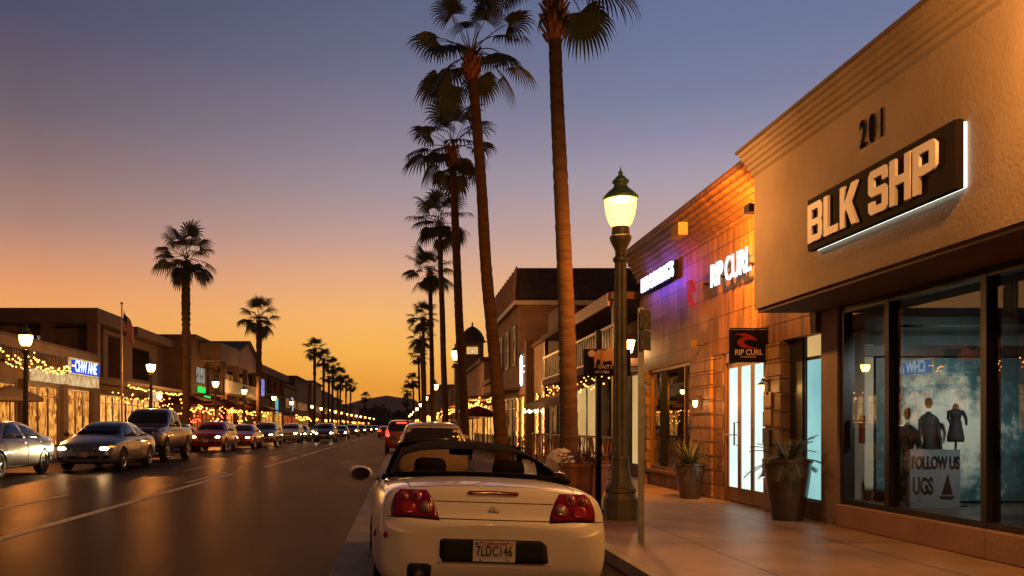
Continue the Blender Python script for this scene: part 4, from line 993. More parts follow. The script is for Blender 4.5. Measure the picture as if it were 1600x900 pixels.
put(c_sedan, -9.15, 25.8, 4.85)
# amber indicator of the sedan
tr_ = bvh_of(c_sedan.children[0].data)
for ch in c_sedan.children:
    if ch.name.startswith('body'): tr_ = bvh_of(ch.data)
b = decal(tr_, 'front', [(-.82,.70),(-.82,.735),(-.74,.745),(-.70,.70)], off=.016, grid=.05)
me_ = bpy.data.meshes.new('indicator'); b.to_mesh(me_); b.free(); me_.materials.append(M['indicator']); o = bpy.data.objects.new('indicator', me_); COL.objects.link(o); o.parent = c_sedan
for s in (-1, 1):
    l = spot('headlight_beam', (s*.66, 2.50, .66), (s*.66+.4, 8.5, .0), 380, (1,.72,.36), 46, .9, .05, c_sedan); l.location = (s*.66, 2.52, .66)
c_white = copy_tree(c_sedan); 
for ch in list(c_white.children):
    if ch.type == 'LIGHT' or ch.name.startswith('indicator'): bpy.data.objects.remove(ch)
recolor(c_white, silver, white); swaplens(c_white, M['headlight_off'])
c_white['label'] = 'white sedan cut off by the left picture edge'; put(c_white, -10.85, 21.3, 4.85)
c_pick = car('pickup_truck', 'brown lifted pickup truck with crew cab behind the silver sedan', 'pickup truck', 'pickup', brown, 'off', G1); c_pick.scale = (1.0,.92,1.05)
put(c_pick, -9.7, 32.7, 5.15)
c_red = car('parked_car', 'bright red wagon with lit headlights behind the pickup', 'car', 'suv', red, 'warm', G1); put(c_red, -10.05, 46.3, 4.6)
def car_copy(src, lab, x, y, L, col, lens, old, rz=FACE, group=G1, scale=None):
    c = copy_tree(src); 
    for ch in list(c.children):
        if ch.type == 'LIGHT' or ch.name.startswith('indicator'): bpy.data.objects.remove(ch)
    if col is not None and col != old: recolor(c, old, col)
    if lens is not None: swaplens(c, lens)
    c['label'] = lab; c['group'] = group; put(c, x, y, L, rz)
    if scale: c.scale = scale
    return c
HL, HW, HO = M['headlight'], M['headlight_warm'], M['headlight_off']
car_copy(c_sedan, 'orange red sedan directly behind the bright red wagon', -9.6, 52.8, 4.85, orange, HW, silver)
car_copy(c_red, 'champagne wagon fourth from the pickup in the far lane', -9.2, 59.5, 4.6, champagne, HW, red)
car_copy(c_red, 'pale wagon standing alone before the bright pair of headlights', -9.2, 73.5, 4.6, white, HW, red)
car_copy(c_sedan, 'grey sedan half hidden between two wagons', -9.1, 79.5, 4.85, grey, HL, silver)
car_copy(c_red, 'grey wagon with bright white headlights in the inner lane', -6.35, 74.5, 4.6, grey, HL, red)
car_copy(c_sedan, 'dark sedan with one glaring amber headlight in the inner lane', -6.4, 95, 4.85, black, HL, silver)
far = sorted([(-6.4,118,black),(-9.2,101,silver),(-9.2,112,grey),(-6.3,142,grey),(-9.2,130,white),(-6.2,172,silver),(-9.1,152,black),(-6.0,205,black),(-5.8,245,grey),(-9,190,silver)], key=lambda v: v[1])
ord_ = ['nearest','second','third','fourth','fifth','sixth','seventh','eighth','ninth','tenth']
for i, (x, y, c_) in enumerate(far):
    car_copy(c_sedan if i % 2 else c_red, f'{ord_[i]} of the tiny distant cars with headlights far down the street', x, y, 4.85, c_, HL if i % 3 else HW, silver if i % 2 else red, group='distant oncoming cars')
for y, lab in ((38.8,'dark parked car glimpsed between pickup and red wagon'),(45.6,'dark parked car glimpsed just beyond the pickup bed'),(64.5,'dark parked car in the gap behind the champagne wagon'),(83,'dark parked car far along the left kerb')):
    car_copy(c_sedan, lab, -11.9, y, 4.85, black, HO, silver, group='cars parked along the left kerb')
# right-hand kerb side, seen from behind
c2 = car_copy(c_red, 'white wagon with roof rails parked ahead of the white convertible', .80, 21.7, 4.6, paint('dusty_white', (.27,.25,.24)), HO, red, rz=0, group='cars parked along the right kerb', scale=(1,1,.965))
c3 = car_copy(c_red, 'dark red wagon with glowing brake lights ahead of the white wagon', .10, 46, 4.6, dkred, HO, red, rz=0, group='cars parked along the right kerb', scale=(1,1,1.1))
for ch in c3.children:
    if ch.name.startswith('tail_light'): ch.data = ch.data.copy(); ch.data.materials.clear(); ch.data.materials.append(M['tail_on'])
bb = BM(); box(bb, -.28, .28, -2.32, -2.18, 1.43, 1.49); me_ = bpy.data.meshes.new('brake_light'); bb.to_mesh(me_); bb.free(); me_.materials.append(M['tail_on']); o = bpy.data.objects.new('brake_light', me_); COL.objects.link(o); o.parent = c3
c4 = car_copy(c_sedan, 'distant red sedan with lit tail lights driving away', -1.9, 112, 4.85, red, HO, silver, rz=0, group='cars parked along the right kerb')
for ch in c4.children:
    if ch.name.startswith('tail_light'): ch.data = ch.data.copy(); ch.data.materials.clear(); ch.data.materials.append(M['tail_on'])
for ch in c4.children: pass

# ------------------------------------------------------------------ the white convertible
def convertible():
    t = thing('convertible_car', 'white convertible with black soft top parked at the kerb seen from behind', 'car', (0,0,0), group=None)
    wp = paint('pearl_white', (.66,.60,.55))
    def hr(w, zb, zm, ws, zs, zt, crown=.03):
        # (x,z) from under the centre round the flank to the top centre
        return [(0,zb),(w*.55,zb),(w*.86,zb+.01),(w*.965,zb+.08),(w*.995,zb+.20),(w,zm),(w*.985,zm+.13),(w*.955,zs-.07),(ws+.035,zs),(ws-.05,zt-.015),(ws*.55,zt+crown*.6),(0,zt+crown)]
    st = [(.0,hr(.62,.43,.56,.50,.70,.74,.01)),(.015,hr(.72,.36,.57,.58,.735,.765,.01)),(.05,hr(.80,.30,.58,.66,.765,.79,.01)),(.075,hr(.825,.28,.60,.685,.79,.815,.01)),(.10,hr(.84,.26,.62,.695,.86,.89,.01)),(.13,hr(.852,.25,.62,.70,.93,.965,.012)),(.165,hr(.86,.24,.62,.70,.985,1.005,.018)),(.24,hr(.868,.23,.62,.70,1.005,1.025,.02)),
          (.5,hr(.885,.22,.62,.71,1.01,1.035,.025)),(.9,hr(.895,.21,.62,.72,1.005,1.04,.03)),(1.3,hr(.895,.20,.61,.735,.99,1.025,.03)),(1.8,hr(.885,.20,.58,.745,.965,.985,.02)),(2.4,hr(.875,.20,.56,.745,.945,.955,.02)),(2.9,hr(.875,.20,.56,.735,.935,.96,.03)),
          (3.3,hr(.88,.20,.58,.71,.90,.935,.04)),(3.7,hr(.875,.20,.58,.68,.85,.88,.05)),(4.1,hr(.84,.21,.56,.62,.76,.80,.04)),(4.35,hr(.76,.24,.52,.52,.66,.69,.03)),(4.47,hr(.60,.30,.46,.40,.56,.58,.02))]
    cuts = [arch_cut(s*.86, y, .325, .375, .3) for s in (-1, 1) for y in (1.0, 3.55)]
    b = BM(); box(b, -.66, .66, 1.02, 2.78, .42, 1.5); cuts.append(b)
    rx = [(-.375,.635),(-.40,.62),(-.40,.50),(-.375,.455),(.36,.455),(.40,.47),(.385,.60),(.34,.637)]
    me = loft_body(st, cuts, mats=[wp, M['well']], sub=2)
    o = bpy.data.objects.new('body', me); COL.objects.link(o); o.parent = t; autosmooth(o, 40); tr = bvh_of(me)
    st2 = loft_body(st, [], mats=[wp, M['well']], sub=2); tr0 = bvh_of(st2)
    P = lambda n_, b_, m_, par=t, **k: part(n_, b_, m_, par, smooth=True, **k)
    # tail lights
    tlL = [(-.750,.806),(-.412,.788),(-.436,.87),(-.464,.94),(-.50,1.0),(-.54,1.018),(-.588,1.028),(-.65,1.018),(-.69,1.0),(-.722,.965),(-.74,.92),(-.752,.87)]
    tlL = [(u, min(v-.012, .985)-.0) for u, v in tlL]
    for s, pl in ((0, tlL), (1, mirror_poly(tlL))):
        cx0 = sum(p[0] for p in pl)/len(pl); cz0 = sum(p[1] for p in pl)/len(pl)
        P('lamp_gasket', decal(tr0, 'rear', [(cx0+(u-cx0)*1.045, cz0+(v-cz0)*1.05) for u, v in pl], off=.003, grid=.035, depth=.02), M['well'])
        h = P('tail_light', decal(tr0, 'rear', pl, off=.010, grid=.035, depth=.03), M['red_lens'])
        sg = 1 if s else -1
        for cx, cz, rr, nm_ in ((.50,.862,.048,'reversing_lamp'),(.575,.945,.040,'indicator_lamp'),(.665,.935,.034,'indicator_lamp')):
            if s == 0 and cx > .65: pass
            for r_, of, m_ in ((rr,.013,'clear_lens'),(rr*.5,.017,'headlight_off' if nm_ == 'reversing_lamp' else 'red_core')):
                c = [(sg*cx+r_*math.cos(a), cz+r_*math.sin(a)) for a in [2*math.pi*k/20 for k in range(20)]]
                P(nm_ if of < .015 else 'lamp_core', decal(tr0, 'rear', c, off=of, grid=.03, depth=.012), M[m_], h)
        c = [(sg*(.64+.062*math.cos(a)), .848+.05*math.sin(a)) for a in [2*math.pi*k/20 for k in range(20)]]
        P('brake_lamp', decal(tr0, 'rear', c, off=.0115, grid=.03, depth=.012), M['red_core'], h)
    P('brake_light', decal(tr0, 'rear', [(-.19,.972),(-.185,.988),(0,.994),(.185,.988),(.19,.972),(.18,.966),(0,.970),(-.18,.966)], off=.012, grid=.04), M['red_lens'])
    # seams of the boot lid and bumper
    def seam(poly, axis='rear', off=.002): return decal(tr0, axis, poly, off=off, grid=.04, depth=.01)
    b = BM()
    segs = [(tlL[1][0]+.0,.782,-tlL[1][0]-.0,.782),]
    def add(bm2):
        m_ = bpy.data.meshes.new('x'); bm2.to_mesh(m_); bm2.free(); b.from_mesh(m_); bpy.data.meshes.remove(m_)
    add(seam([(-.83,.779),(.83,.779),(.83,.785),(-.83,.785)]))
    add(seam([(-.44,.907),(.44,.907),(.44,.912),(-.44,.912)]))
    for s in (-1, 1):
        q = [(s*.60,.999),(s*.606,.999),(s*.60,1.0),(s*.594,1.0)]
        pts = [(.615,.22),(.625,.5),(.64,.9)]
        for (a, c_), (a2, c2_) in zip(pts, pts[1:]):
            pl = [(s*a,c_),(s*(a+.006),c_),(s*(a2+.006),c2_),(s*a2,c2_)]
            if s < 0: pl = list(reversed(pl))
            add(seam(pl, 'top'))
    add(seam([(-.62,.20),(.62,.20),(.62,.206),(-.62,.206)], 'top', .001))
    P('boot_seam', b, M['well'])
    b = BM(); add(seam([(-.42,.450),(.42,.450),(.42,.446),(-.42,.446)]))
    P('bumper_seam', b, M['well'])
    # emblem ring with three blades (plain)
    b = BM(); tube(b, [(.034*math.cos(a), .06, .845+.034*math.sin(a)) for a in [2*math.pi*k/20 for k in range(21)]], .0035, 6)
    for k in range(3):
        a = R(90+120*k); c_ = Vector((.016*math.cos(a), .06, .845+.016*math.sin(a))); u_ = Vector((math.cos(a),0,math.sin(a)))*.015; w_ = Vector((-math.sin(a),0,math.cos(a)))*.008
        q_ = [c_-u_, c_-w_, c_+u_, c_+w_]; va = [b.verts.new(p-Vector((0,.004,0))) for p in q_]; vb = [b.verts.new(p+Vector((0,.004,0))) for p in q_]
        b.faces.new(va); b.faces.new(vb[::-1])
        for i in range(4): b.faces.new((va[i], vb[i], vb[(i+1)%4], va[(i+1)%4]))
    hit = tr0.ray_cast(Vector((0,-9,.845)), Vector((0,1,0)))[0]; bmesh.ops.translate(b, vec=(0,hit.y-.06-.004,0), verts=b.verts); P('emblem', b, M['chrome'])
    P('plate_recess_shade', decal(tr0, 'rear', rx[::-1] if False else rx, off=.003, grid=.05), M['well'])  # flat black decal paints the dark of a plate recess on the bumper
    P('exhaust_recess_shade', decal(tr0, 'rear', [(-.63,.30),(-.455,.30),(-.455,.425),(-.48,.44),(-.61,.44),(-.63,.42)], off=.004, grid=.05), M['well'])  # black patch on the bumper, shade of the exhaust cut-out put in as colour
    # plate
    hit = tr0.ray_cast(Vector((0,-9,.56)), Vector((0,1,0)))[0]; py = hit.y-.004
    b = BM(); box(b, -.155, .155, py, py+.004, .468, .628); pt = part('license_plate', b, M['plate_white'], t)
    b = textbm('7LDC146', .108, .003, .60, .0018, MF(0, py-.003, .545), spacing=1.06); part('plate_number', b, M['plate_ink'], pt)
    b = textbm('California', .040, .002, 1.15, .0012, MF(0, py-.002, .607)); part('plate_state', b, M['plate_red'], pt)
    b = BM(); box(b, .115, .142, py-.002, py, .592, .618); part('plate_sticker', b, M['sticker'], pt)
    b = BM(); box(b, -.142, -.115, py-.002, py, .592, .618); part('plate_sticker', b, M['plate_blue'], pt)
    b = BM()
    for x, z in ((-.10,.615),(.10,.615),(-.10,.478),(.10,.478)): box(b, x-.006, x+.006, py-.004, py, z-.005, z+.005)
    part('plate_screw', b, M['well'], pt)
    # side marker, exhaust
    c = [(.12+.0,.55)]
    P('side_marker', decal(tr0, 'left', [(.26,.60),(.31,.60),(.31,.66),(.26,.66)], off=.008, grid=.03), M['red_lens'])
    P('reflector', decal(tr0, 'rear', [(-.79+.016*math.cos(a), .645+.026*math.sin(a)) for a in [2*math.pi*k/14 for k in range(14)]], off=.010, grid=.03), M['red_lens'])
    b = BM(); tube(b, [(-.545,-.012,.36),(-.545,.40,.36)], .045, 16, cap=False); tube(b, [(-.545,.0,.36),(-.545,.40,.36)], .038, 16, cap=True); P('exhaust', b, M['galv'])
    b = BM(); box(b, -.66, .66, .15, 4.2, .17, .26); part('underbody', b, M['well'], t)
    # soft top: shell of arches
    def arch(y, hw, zb_, zt_, n=16, p=3.2):
        out = []
        for k in range(n+1):
            a = math.pi*k/n; ca, sa = math.cos(a), math.sin(a)
            out.append((-hw*math.copysign(abs(ca)**(2/p), ca), y, zb_+(zt_-zb_)*abs(sa)**(2/p)))
        return out
    A = [arch(1.02,.765,1.0,1.055),arch(1.12,.765,1.0,1.10),arch(1.38,.745,1.0,1.20),arch(1.70,.71,.99,1.275),arch(2.0,.69,.985,1.328),arch(2.35,.67,.98,1.345),arch(2.60,.66,.97,1.325)]
    def openshell(rows, skip, thick):
        b = BM(); g = [[b.verts.new(p) for p in r_] for r_ in rows]
        for j in range(len(g)-1):
            for i in range(len(g[0])-1):
                if (j, i) in skip: continue
                b.faces.new((g[j][i], g[j+1][i], g[j+1][i+1], g[j][i+1]))
        bmesh.ops.delete(b, geom=[v for v in b.verts if not v.link_faces], context='VERTS')
        bmesh.ops.recalc_face_normals(b, faces=b.faces)
        r_ = bmesh.ops.solidify(b, geom=b.faces[:], thickness=thick); return b
    skip = {(j, i) for j in (1, 2) for i in range(3, 13)} | {(j, i) for j in (4,5) for i in (0,1,14,15)}
    o = P('soft_top', openshell(A, skip, .014), M['canvas']); md = o.modifiers.new('s', 'SUBSURF'); md.levels = 1; md.render_levels = 2
    b = BM(); g = [[b.verts.new(p) for p in A[j][3:14]] for j in (1,2,3)]
    for j in range(2):
        for i in range(10): b.faces.new((g[j][i], g[j+1][i], g[j+1][i+1], g[j][i+1]))
    P('rear_window', b, M['carglass'])
    # tonneau rim
    b = BM(); tube(b, [(-.79,1.55,.985),(-.785,1.12,1.03),(-.70,.985,1.055),(-.35,.94,1.075),(0,.93,1.08),(.35,.94,1.075),(.70,.985,1.055),(.785,1.12,1.03),(.79,1.55,.985)], .022, 8); P('top_rim', b, M['canvas'])
    # windscreen frame and glass
    fr = [(-.70,3.05,.96),(-.655,2.80,1.12),(-.60,2.62,1.27),(-.3,2.60,1.30),(0,2.59,1.305),(.3,2.60,1.30),(.60,2.62,1.27),(.655,2.80,1.12),(.70,3.05,.96)]
    b = BM(); tube(b, fr, .03, 8); P('windscreen_frame', b, M['canvas'])
    b = BM(); 
    g = [[b.verts.new((x*(.69-.05*f-.0)/.70*1.0, 3.14-.14*x*x-.57*f, .955+.34*f)) for x in [(-.7+1.4*i/8) for i in range(9)]] for f in (0,.5,1)]
    for j in range(2):
        for i in range(8): b.faces.new((g[j][i], g[j][i+1], g[j+1][i+1], g[j+1][i]))
    P('windscreen', b, M['carglass'])
    b = BM(); lathe(b, [(.01,-.12),(.03,-.115),(.036,0),(.03,.115),(.01,.12)], (0,0,0), 12); bmesh.ops.rotate(b, cent=(0,0,0), matrix=Matrix.Rotation(R(90), 3, 'Y'), verts=b.verts); bmesh.ops.scale(b, vec=(1,.5,1), verts=b.verts); bmesh.ops.translate(b, vec=(0,2.45,1.225), verts=b.verts); tube(b, [(0,2.47,1.245),(0,2.60,1.29)], .008); P('rear_view_mirror', b, M['interior'])
    # seats
    for s in (-1, 1):
        b = BM(); rings = []
        for z, w, d, yy in ((.45,.25,.10,1.85),(.60,.26,.09,1.82),(.80,.25,.08,1.76),(.93,.20,.07,1.72),(.965,.13,.05,1.71),(.98,.12,.05,1.71),(1.02,.145,.065,1.71),(1.10,.15,.07,1.70),(1.155,.135,.06,1.70),(1.18,.09,.04,1.70)):
            rings.append([(s*.36+w*math.copysign(abs(math.cos(a))**.7, math.cos(a)), yy+d*math.copysign(abs(math.sin(a))**.7, math.sin(a)), z) for a in [2*math.pi*k/20 for k in range(20)]])
        ringtube(b, rings); seat = P('seat', b, M['leather'])
        b = BM(); box(b, s*.36-.24, s*.36+.24, 1.85, 2.35, .43, .55); P('seat_cushion', b, M['leather'], seat)
    b = BM(); tube(b, [(-.36+.17*math.cos(a), 2.42-.05*math.sin(a), .88+.16*math.sin(a)) for a in [2*math.pi*k/18 for k in range(19)]], .016, 6); P('steering_wheel', b, M['interior'])
    b = BM(); lathe(b, [(.02,-.64),(.14,-.62),(.16,0),(.14,.62),(.02,.64)], (0,0,0), 12); bmesh.ops.rotate(b, cent=(0,0,0), matrix=Matrix.Rotation(R(90), 3, 'Y'), verts=b.verts); bmesh.ops.translate(b, vec=(0,2.74,.82), verts=b.verts); P('dashboard', b, M['interior'])
    b = BM(); wallgrid(b, -.655, -.63, (1.03, 2.77), (.43, .93), []); wallgrid(b, .63, .655, (1.03, 2.77), (.43, .93), []); part('door_lining', b, M['interior'], t)
    # antenna, mirrors
    for s in (-1, 1):
        b = BM(); rings = []
        for f, k in ((0,.35),(.12,.75),(.35,1),(.7,1),(.92,.8),(1,.5)):
            rings.append([(s*(.875+.225*f), 2.58+.06*k*math.cos(a)*.9, .955+.012*f+.078*k*math.sin(a)) for a in [2*math.pi*q/16 for q in range(16)]])
        ringtube(b, rings); tube(b, [(s*.80,2.60,.91),(s*.90,2.59,.94)], .03); mm = P('side_mirror', b, wp if s < 0 else black, norm=True)
        b = BM(); c = [b.verts.new((s*.988+.092*math.cos(a), 2.515, .962+.062*math.sin(a))) for a in [2*math.pi*q/20 for q in range(20)]]; b.faces.new(c); r_ = bmesh.ops.extrude_face_region(b, geom=b.faces[:])
        for v in r_['geom']:
            if isinstance(v, bmesh.types.BMVert): v.co.y += .02
        part('mirror_glass', b, M['mirror_dark'], mm, norm=True)
    for y in (1.0, 3.55):
        for s in (-1, 1): wheel_parts(t, s*.755, y, .32, .22, 5)
    return t
M['red_core'] = pbr('red_lamp_core', (.26,.008,.008), .25, coat=.5)
M['plate_white'] = pbr('plate_white', (.56,.52,.48), .4)
M['plate_ink'] = pbr('plate_ink', (.02,.02,.05), .4)
M['plate_red'] = pbr('plate_red', (.42,.02,.015), .4)
M['plate_blue'] = pbr('plate_blue', (.10,.12,.22), .4)
M['sticker'] = pbr('plate_sticker', (.75,.22,.02), .4)
M['mirror_dark'] = pbr('mirror_glass', (.05,.04,.04), .05, metal=.8)
conv = convertible()
conv.rotation_euler = (R(.3), R(2.0), R(2.4)); conv.location = (.675, 6.60, .025); conv.scale = (1.01, 1, .965)
# ------------------------------------------------------------------ palms
def fan_leaf(b, o, az, el, pet, R_, q, droop=.35, seg=15, fold=.35, petr=.014, bd=.45):
    d = Vector((math.cos(az)*math.cos(el), math.sin(az)*math.cos(el), math.sin(el))); p = Vector(o); pts = [Vector(p)]
    n = 6
    for k in range(n):
        p = p+d*pet/n; d = (d+Vector((0,0,-droop*.30*(1+.25*k)))).normalized(); pts.append(Vector(p))
    tube(b, pts, [petr*1.6-petr*.9*k/n for k in range(n+1)], 4)
    side = d.cross(Vector((0,0,1)));  side = side.normalized() if side.length > .05 else Vector((-math.sin(az), math.cos(az), 0))
    side = (side+Vector((0,0,q.uniform(-.35,.35)))).normalized(); up = side.cross(d).normalized()
    A = R(108); prevm = None
    for i in range(-seg, seg+1):
        f = i/seg; a = A*f
        L_ = R_*(1-.33*abs(f)**1.8)*q.uniform(.90,1.04)
        dr = (d*math.cos(a)+side*math.sin(a)+up*(.18-fold*abs(f)**1.3*.9)).normalized()
        w = L_*A/seg*.50
        st = []; pp = Vector(p); dd = Vector(dr)
        for k, fr in enumerate((0,.25,.48,.66,.84,1.0)):
            if k: pp = pp+dd*L_*(fr-lastf)
            lastf = fr
            st.append(Vector(pp)); dd = (dd+Vector((0,0,-bd*(fr+.05)*(.8+q.uniform(0,.6)*(fr>.4))-(q.uniform(.15,.75) if fr > .6 else 0)))).normalized()
        per = dr.cross(up).normalized()
        ws = (.0015, w*.27, w*.52, w*.46, w*.22, .001)
        pv = None
        for s_, ww in zip(st, ws):
            v = (b.verts.new(s_+per*ww), b.verts.new(s_-per*ww))
            if pv: b.faces.new((pv[0], v[0], v[1], pv[1]))
            pv = v
def crown_mesh(seed, n=22, pet=1.20, blade=1.08, lo=-34, hi=80, seg=10):
    q = random.Random(seed); b = BM()
    for i in range(n):
        f = i/(n-1); el = R(hi-(hi-lo)*f)+q.uniform(-.12,.12); az = i*2.39996+q.uniform(-.25,.25)
        fan_leaf(b, (q.uniform(-.06,.06), q.uniform(-.06,.06), q.uniform(-.1,.15)), az, el, pet*q.uniform(.8,1.1)*(1 if el > -.3 else .85), blade*q.uniform(.82,1.1), q, droop=.16+.22*f, seg=seg, bd=.14+.34*f)
    me = bpy.data.meshes.new('crown'); b.to_mesh(me); b.free(); me.materials.append(M['leafA']); return me
CR = [crown_mesh(s) for s in (11, 12, 13)] + [crown_mesh(14, n=20, seg=6)]
def palm(base, top, r0, r1, crown, label, group, rz=0., cs=1., shag=0., boots=True, bend=.0):
    t = thing('palm_tree', label, 'palm tree', base, group=group)
    B = Vector(base); T = Vector(top); n = 110; pts = []; rs = []
    q = random.Random(int(base[0]*100+base[1]*7))
    for k in range(n+1):
        f = k/n; p = B.lerp(T, f); p.x += bend*math.sin(math.pi*f)*(T-B).length*.02
        p += Vector((mnoise.noise(Vector((f*3, base[1], 0))), mnoise.noise(Vector((f*3, base[1], 9))), 0))*.05
        r = r0+(r1-r0)*f**.75; r += r0*.35*max(0, 1-f*14)**2
        r *= 1+.022*math.sin(k*2.1)+q.uniform(-.035,.035)
        if shag and f > 1-shag: r = r*1.22+q.uniform(-.035,.045)
        pts.append(p); rs.append(r)
    b = BM(); tube(b, pts, rs, 12); part('trunk', b, M['trunk'], t, smooth=True)
    if boots:
        b = BM()
        for k in range(46):
            az = k*2.4; z = -.62+.85*k/46; rr = r1*(1.25+.35*math.sin(math.pi*(z+.62)/.9)); c = T+Vector((math.cos(az)*rr*.8, math.sin(az)*rr*.8, z))
            d = Vector((math.cos(az)*.55, math.sin(az)*.55, .85)).normalized(); s = Vector((-math.sin(az), math.cos(az), 0))*r1*.42
            e = c+d*.22; th = Vector((math.cos(az), math.sin(az), 0))*.03
            vs = [b.verts.new(v) for v in (c-s, c+s, e+s*.35, e-s*.35, c-s+th, c+s+th, e+s*.35+th, e-s*.35+th)]
            for f_ in ((0,1,2,3),(7,6,5,4),(0,4,5,1),(1,5,6,2),(2,6,7,3),(3,7,4,0)): b.faces.new([vs[i] for i in f_])
        tube(b, [T+Vector((0,0,-.6)), T+Vector((0,0,-.2)), T+Vector((0,0,.2))], [r1*1.1, r1*1.5, r1*.8], 12); part('leaf_bases', b, M['boots'], t)
    o = bpy.data.objects.new('crown', crown); COL.objects.link(o); o.parent = t; o.location = T-B+Vector((0,0,.12)); o.rotation_euler = (0,0,rz); o.scale = (cs,)*3
    return t
GR = 'palms lining the right pavement'; GL = 'palms lining the left pavement'
def pz(y, ypx): return 1.47+(667-ypx)/1400*y
def px_(y, x): return (x-625)/1400*y
# nearest: crown made frond by frond, most of it above the frame
b = BM(); q = random.Random(3)
for az, el, pet, bl, dr in ((-.15,.35,.85,1.1,.30),(3.35,.40,.70,1.0,.42),(3.6,-.95,.30,.55,.3),(-.5,-1.0,.35,.55,.3),(0.5,.9,1.1,1,.4),(2.6,.95,1.1,1,.4),(1.4,1.2,1,1,.3),(-1.2,1.15,1,1,.3),(-.4,1.0,1.05,1,.35),(3.9,1.1,1.05,1,.35),(4.6,1.35,1,1,.2),(.9,.5,1.1,1,.5)):
    fan_leaf(b, (0,0,.15), az, el, pet, bl, q, droop=dr, seg=15, bd=.45)
me_ = bpy.data.meshes.new('crown'); b.to_mesh(me_); b.free(); me_.materials.append(M['leafA'])
palm((3.15,16.4,.13), (px_(16.4,866),16.4,pz(16.4,12)), .185, .115, me_, 'nearest palm beside the street lamp, crown cut off by the top edge', GR)
big = crown_mesh(21, n=20, pet=1.30, blade=1.02, seg=13)
palm((px_(25,786),25,.13), (px_(25,737),25,pz(25,92)), .20, .135, big, 'second palm leaning left with its full crown against the sky', GR, rz=.6, cs=1.0)
palm((px_(37,728),37,.13), (px_(37,706),37,pz(37,238)), .21, .15, CR[0], 'third palm in the right row, crown just below the tall leaning one', GR, rz=1.2, cs=1.12)
for i, (y, x0, x1, yt, cs, k) in enumerate(((54,697,687,352,1.15,1),(67,677,672,428,1.1,2),(90,665,661,500,1.0,0),(108,662,658,530,1.0,1),(135,657,654,560,.95,2),(172,648,645,597,1.0,3),(222,639,636,612,1.05,3),(265,636,635,628,1.1,3))):
    palm((px_(y,x0),y,.13), (px_(y,x1),y,pz(y,yt)), .20, .15, CR[k], f'{["fourth","fifth","sixth","seventh","eighth","ninth","tenth","eleventh"][i]} palm from the front in the right row', GR, rz=i*1.3, cs=cs)
for i, (y, x, yt, cs, k, sh) in enumerate(sorted(((56,290,408,1.22,2,.45),(85,404,500,1.20,0,.5),(140,491,547,1.12,1,.3),(158,505,563,1.1,2,.3),(178,519,574,1.1,0,.3),(200,531,588,1.1,3,.3),(225,540,598,1.15,3,.3),(250,547,604,1.15,3,.3),(330,570,622,1.3,3,.3),(170,513,590,1.0,3,.3),(215,527,602,1.1,3,.3)))):
    palm((px_(y,x),y,.3), (px_(y,x+1),y,pz(y,yt)), .25, .21 if i < 2 else .18, CR[k], ['tall palm with shaggy trunk by the red umbrellas on the left','shorter shaggy palm left of the open upper terrace'][i] if i < 2 else f'{["first","second","third","fourth","fifth","sixth","seventh","eighth","ninth"][i-2]} palm of the distant cluster on the left', GL, rz=i*.9+.4, cs=cs, shag=sh, boots=i > 1)

# far bushy trees
def bushy(x, y, z, w, h, seed, label):
    t = thing('broadleaf_tree', label, 'tree', (x, y, 0), group='distant trees at the end of the street'); q = random.Random(seed)
    b = BM(); tube(b, [(x,y,z),(x+.1,y,z+h*.3),(x,y,z+h*.6)], [.3,.2,.08], 7)
    for k in range(5):
        a = q.uniform(0,6.28); tube(b, [(x,y,z+h*.3),(x+math.cos(a)*w*.3,y+math.sin(a)*w*.3,z+h*.65)], [.12,.04], 5)
    part('trunk', b, M['trunk'], t)
    b = BM()
    cl = [(q.uniform(-.35,.35)*w, q.uniform(-.35,.35)*w, h*q.uniform(.35,.88), q.uniform(.14,.26)*w) for _ in range(9)]
    for i in range(1500):
        cx, cy, cz, cr = q.choice(cl); v = Vector((q.gauss(0,1), q.gauss(0,1), q.gauss(0,.8))).normalized()*cr*q.uniform(.5,1.12)
        c = Vector((x+cx, y+cy, z+cz))+v; s = w*.035*q.uniform(.6,1.5); n_ = Vector((q.gauss(0,1), q.gauss(0,1), q.gauss(0,1))).normalized(); a_ = n_.orthogonal().normalized(); c_ = n_.cross(a_)
        b.faces.new([b.verts.new(c+a_*s), b.verts.new(c+c_*s), b.verts.new(c-a_*s), b.verts.new(c-c_*s)])
    part('crown', b, M['treeleaf'], t)
TW = ['first','second','third','fourth','fifth','sixth','seventh','eighth','ninth','tenth','eleventh','twelfth']
for i, (px, y, top, w) in enumerate(sorted(((562,420,648,20),(573,400,652,18),(582,380,640,16),(590,420,642,17),(598,450,652,20),(606,480,660,20),(552,390,655,20),(632,330,640,12),(630,400,652,14),(455,200,604,12),(470,210,607,9),(447,190,606,8)))):
    bushy(px_(y,px), y, 0, w, pz(y,top)+.5, i, f'{TW[i]} dark bushy tree from the left among the distant broadleaf trees')

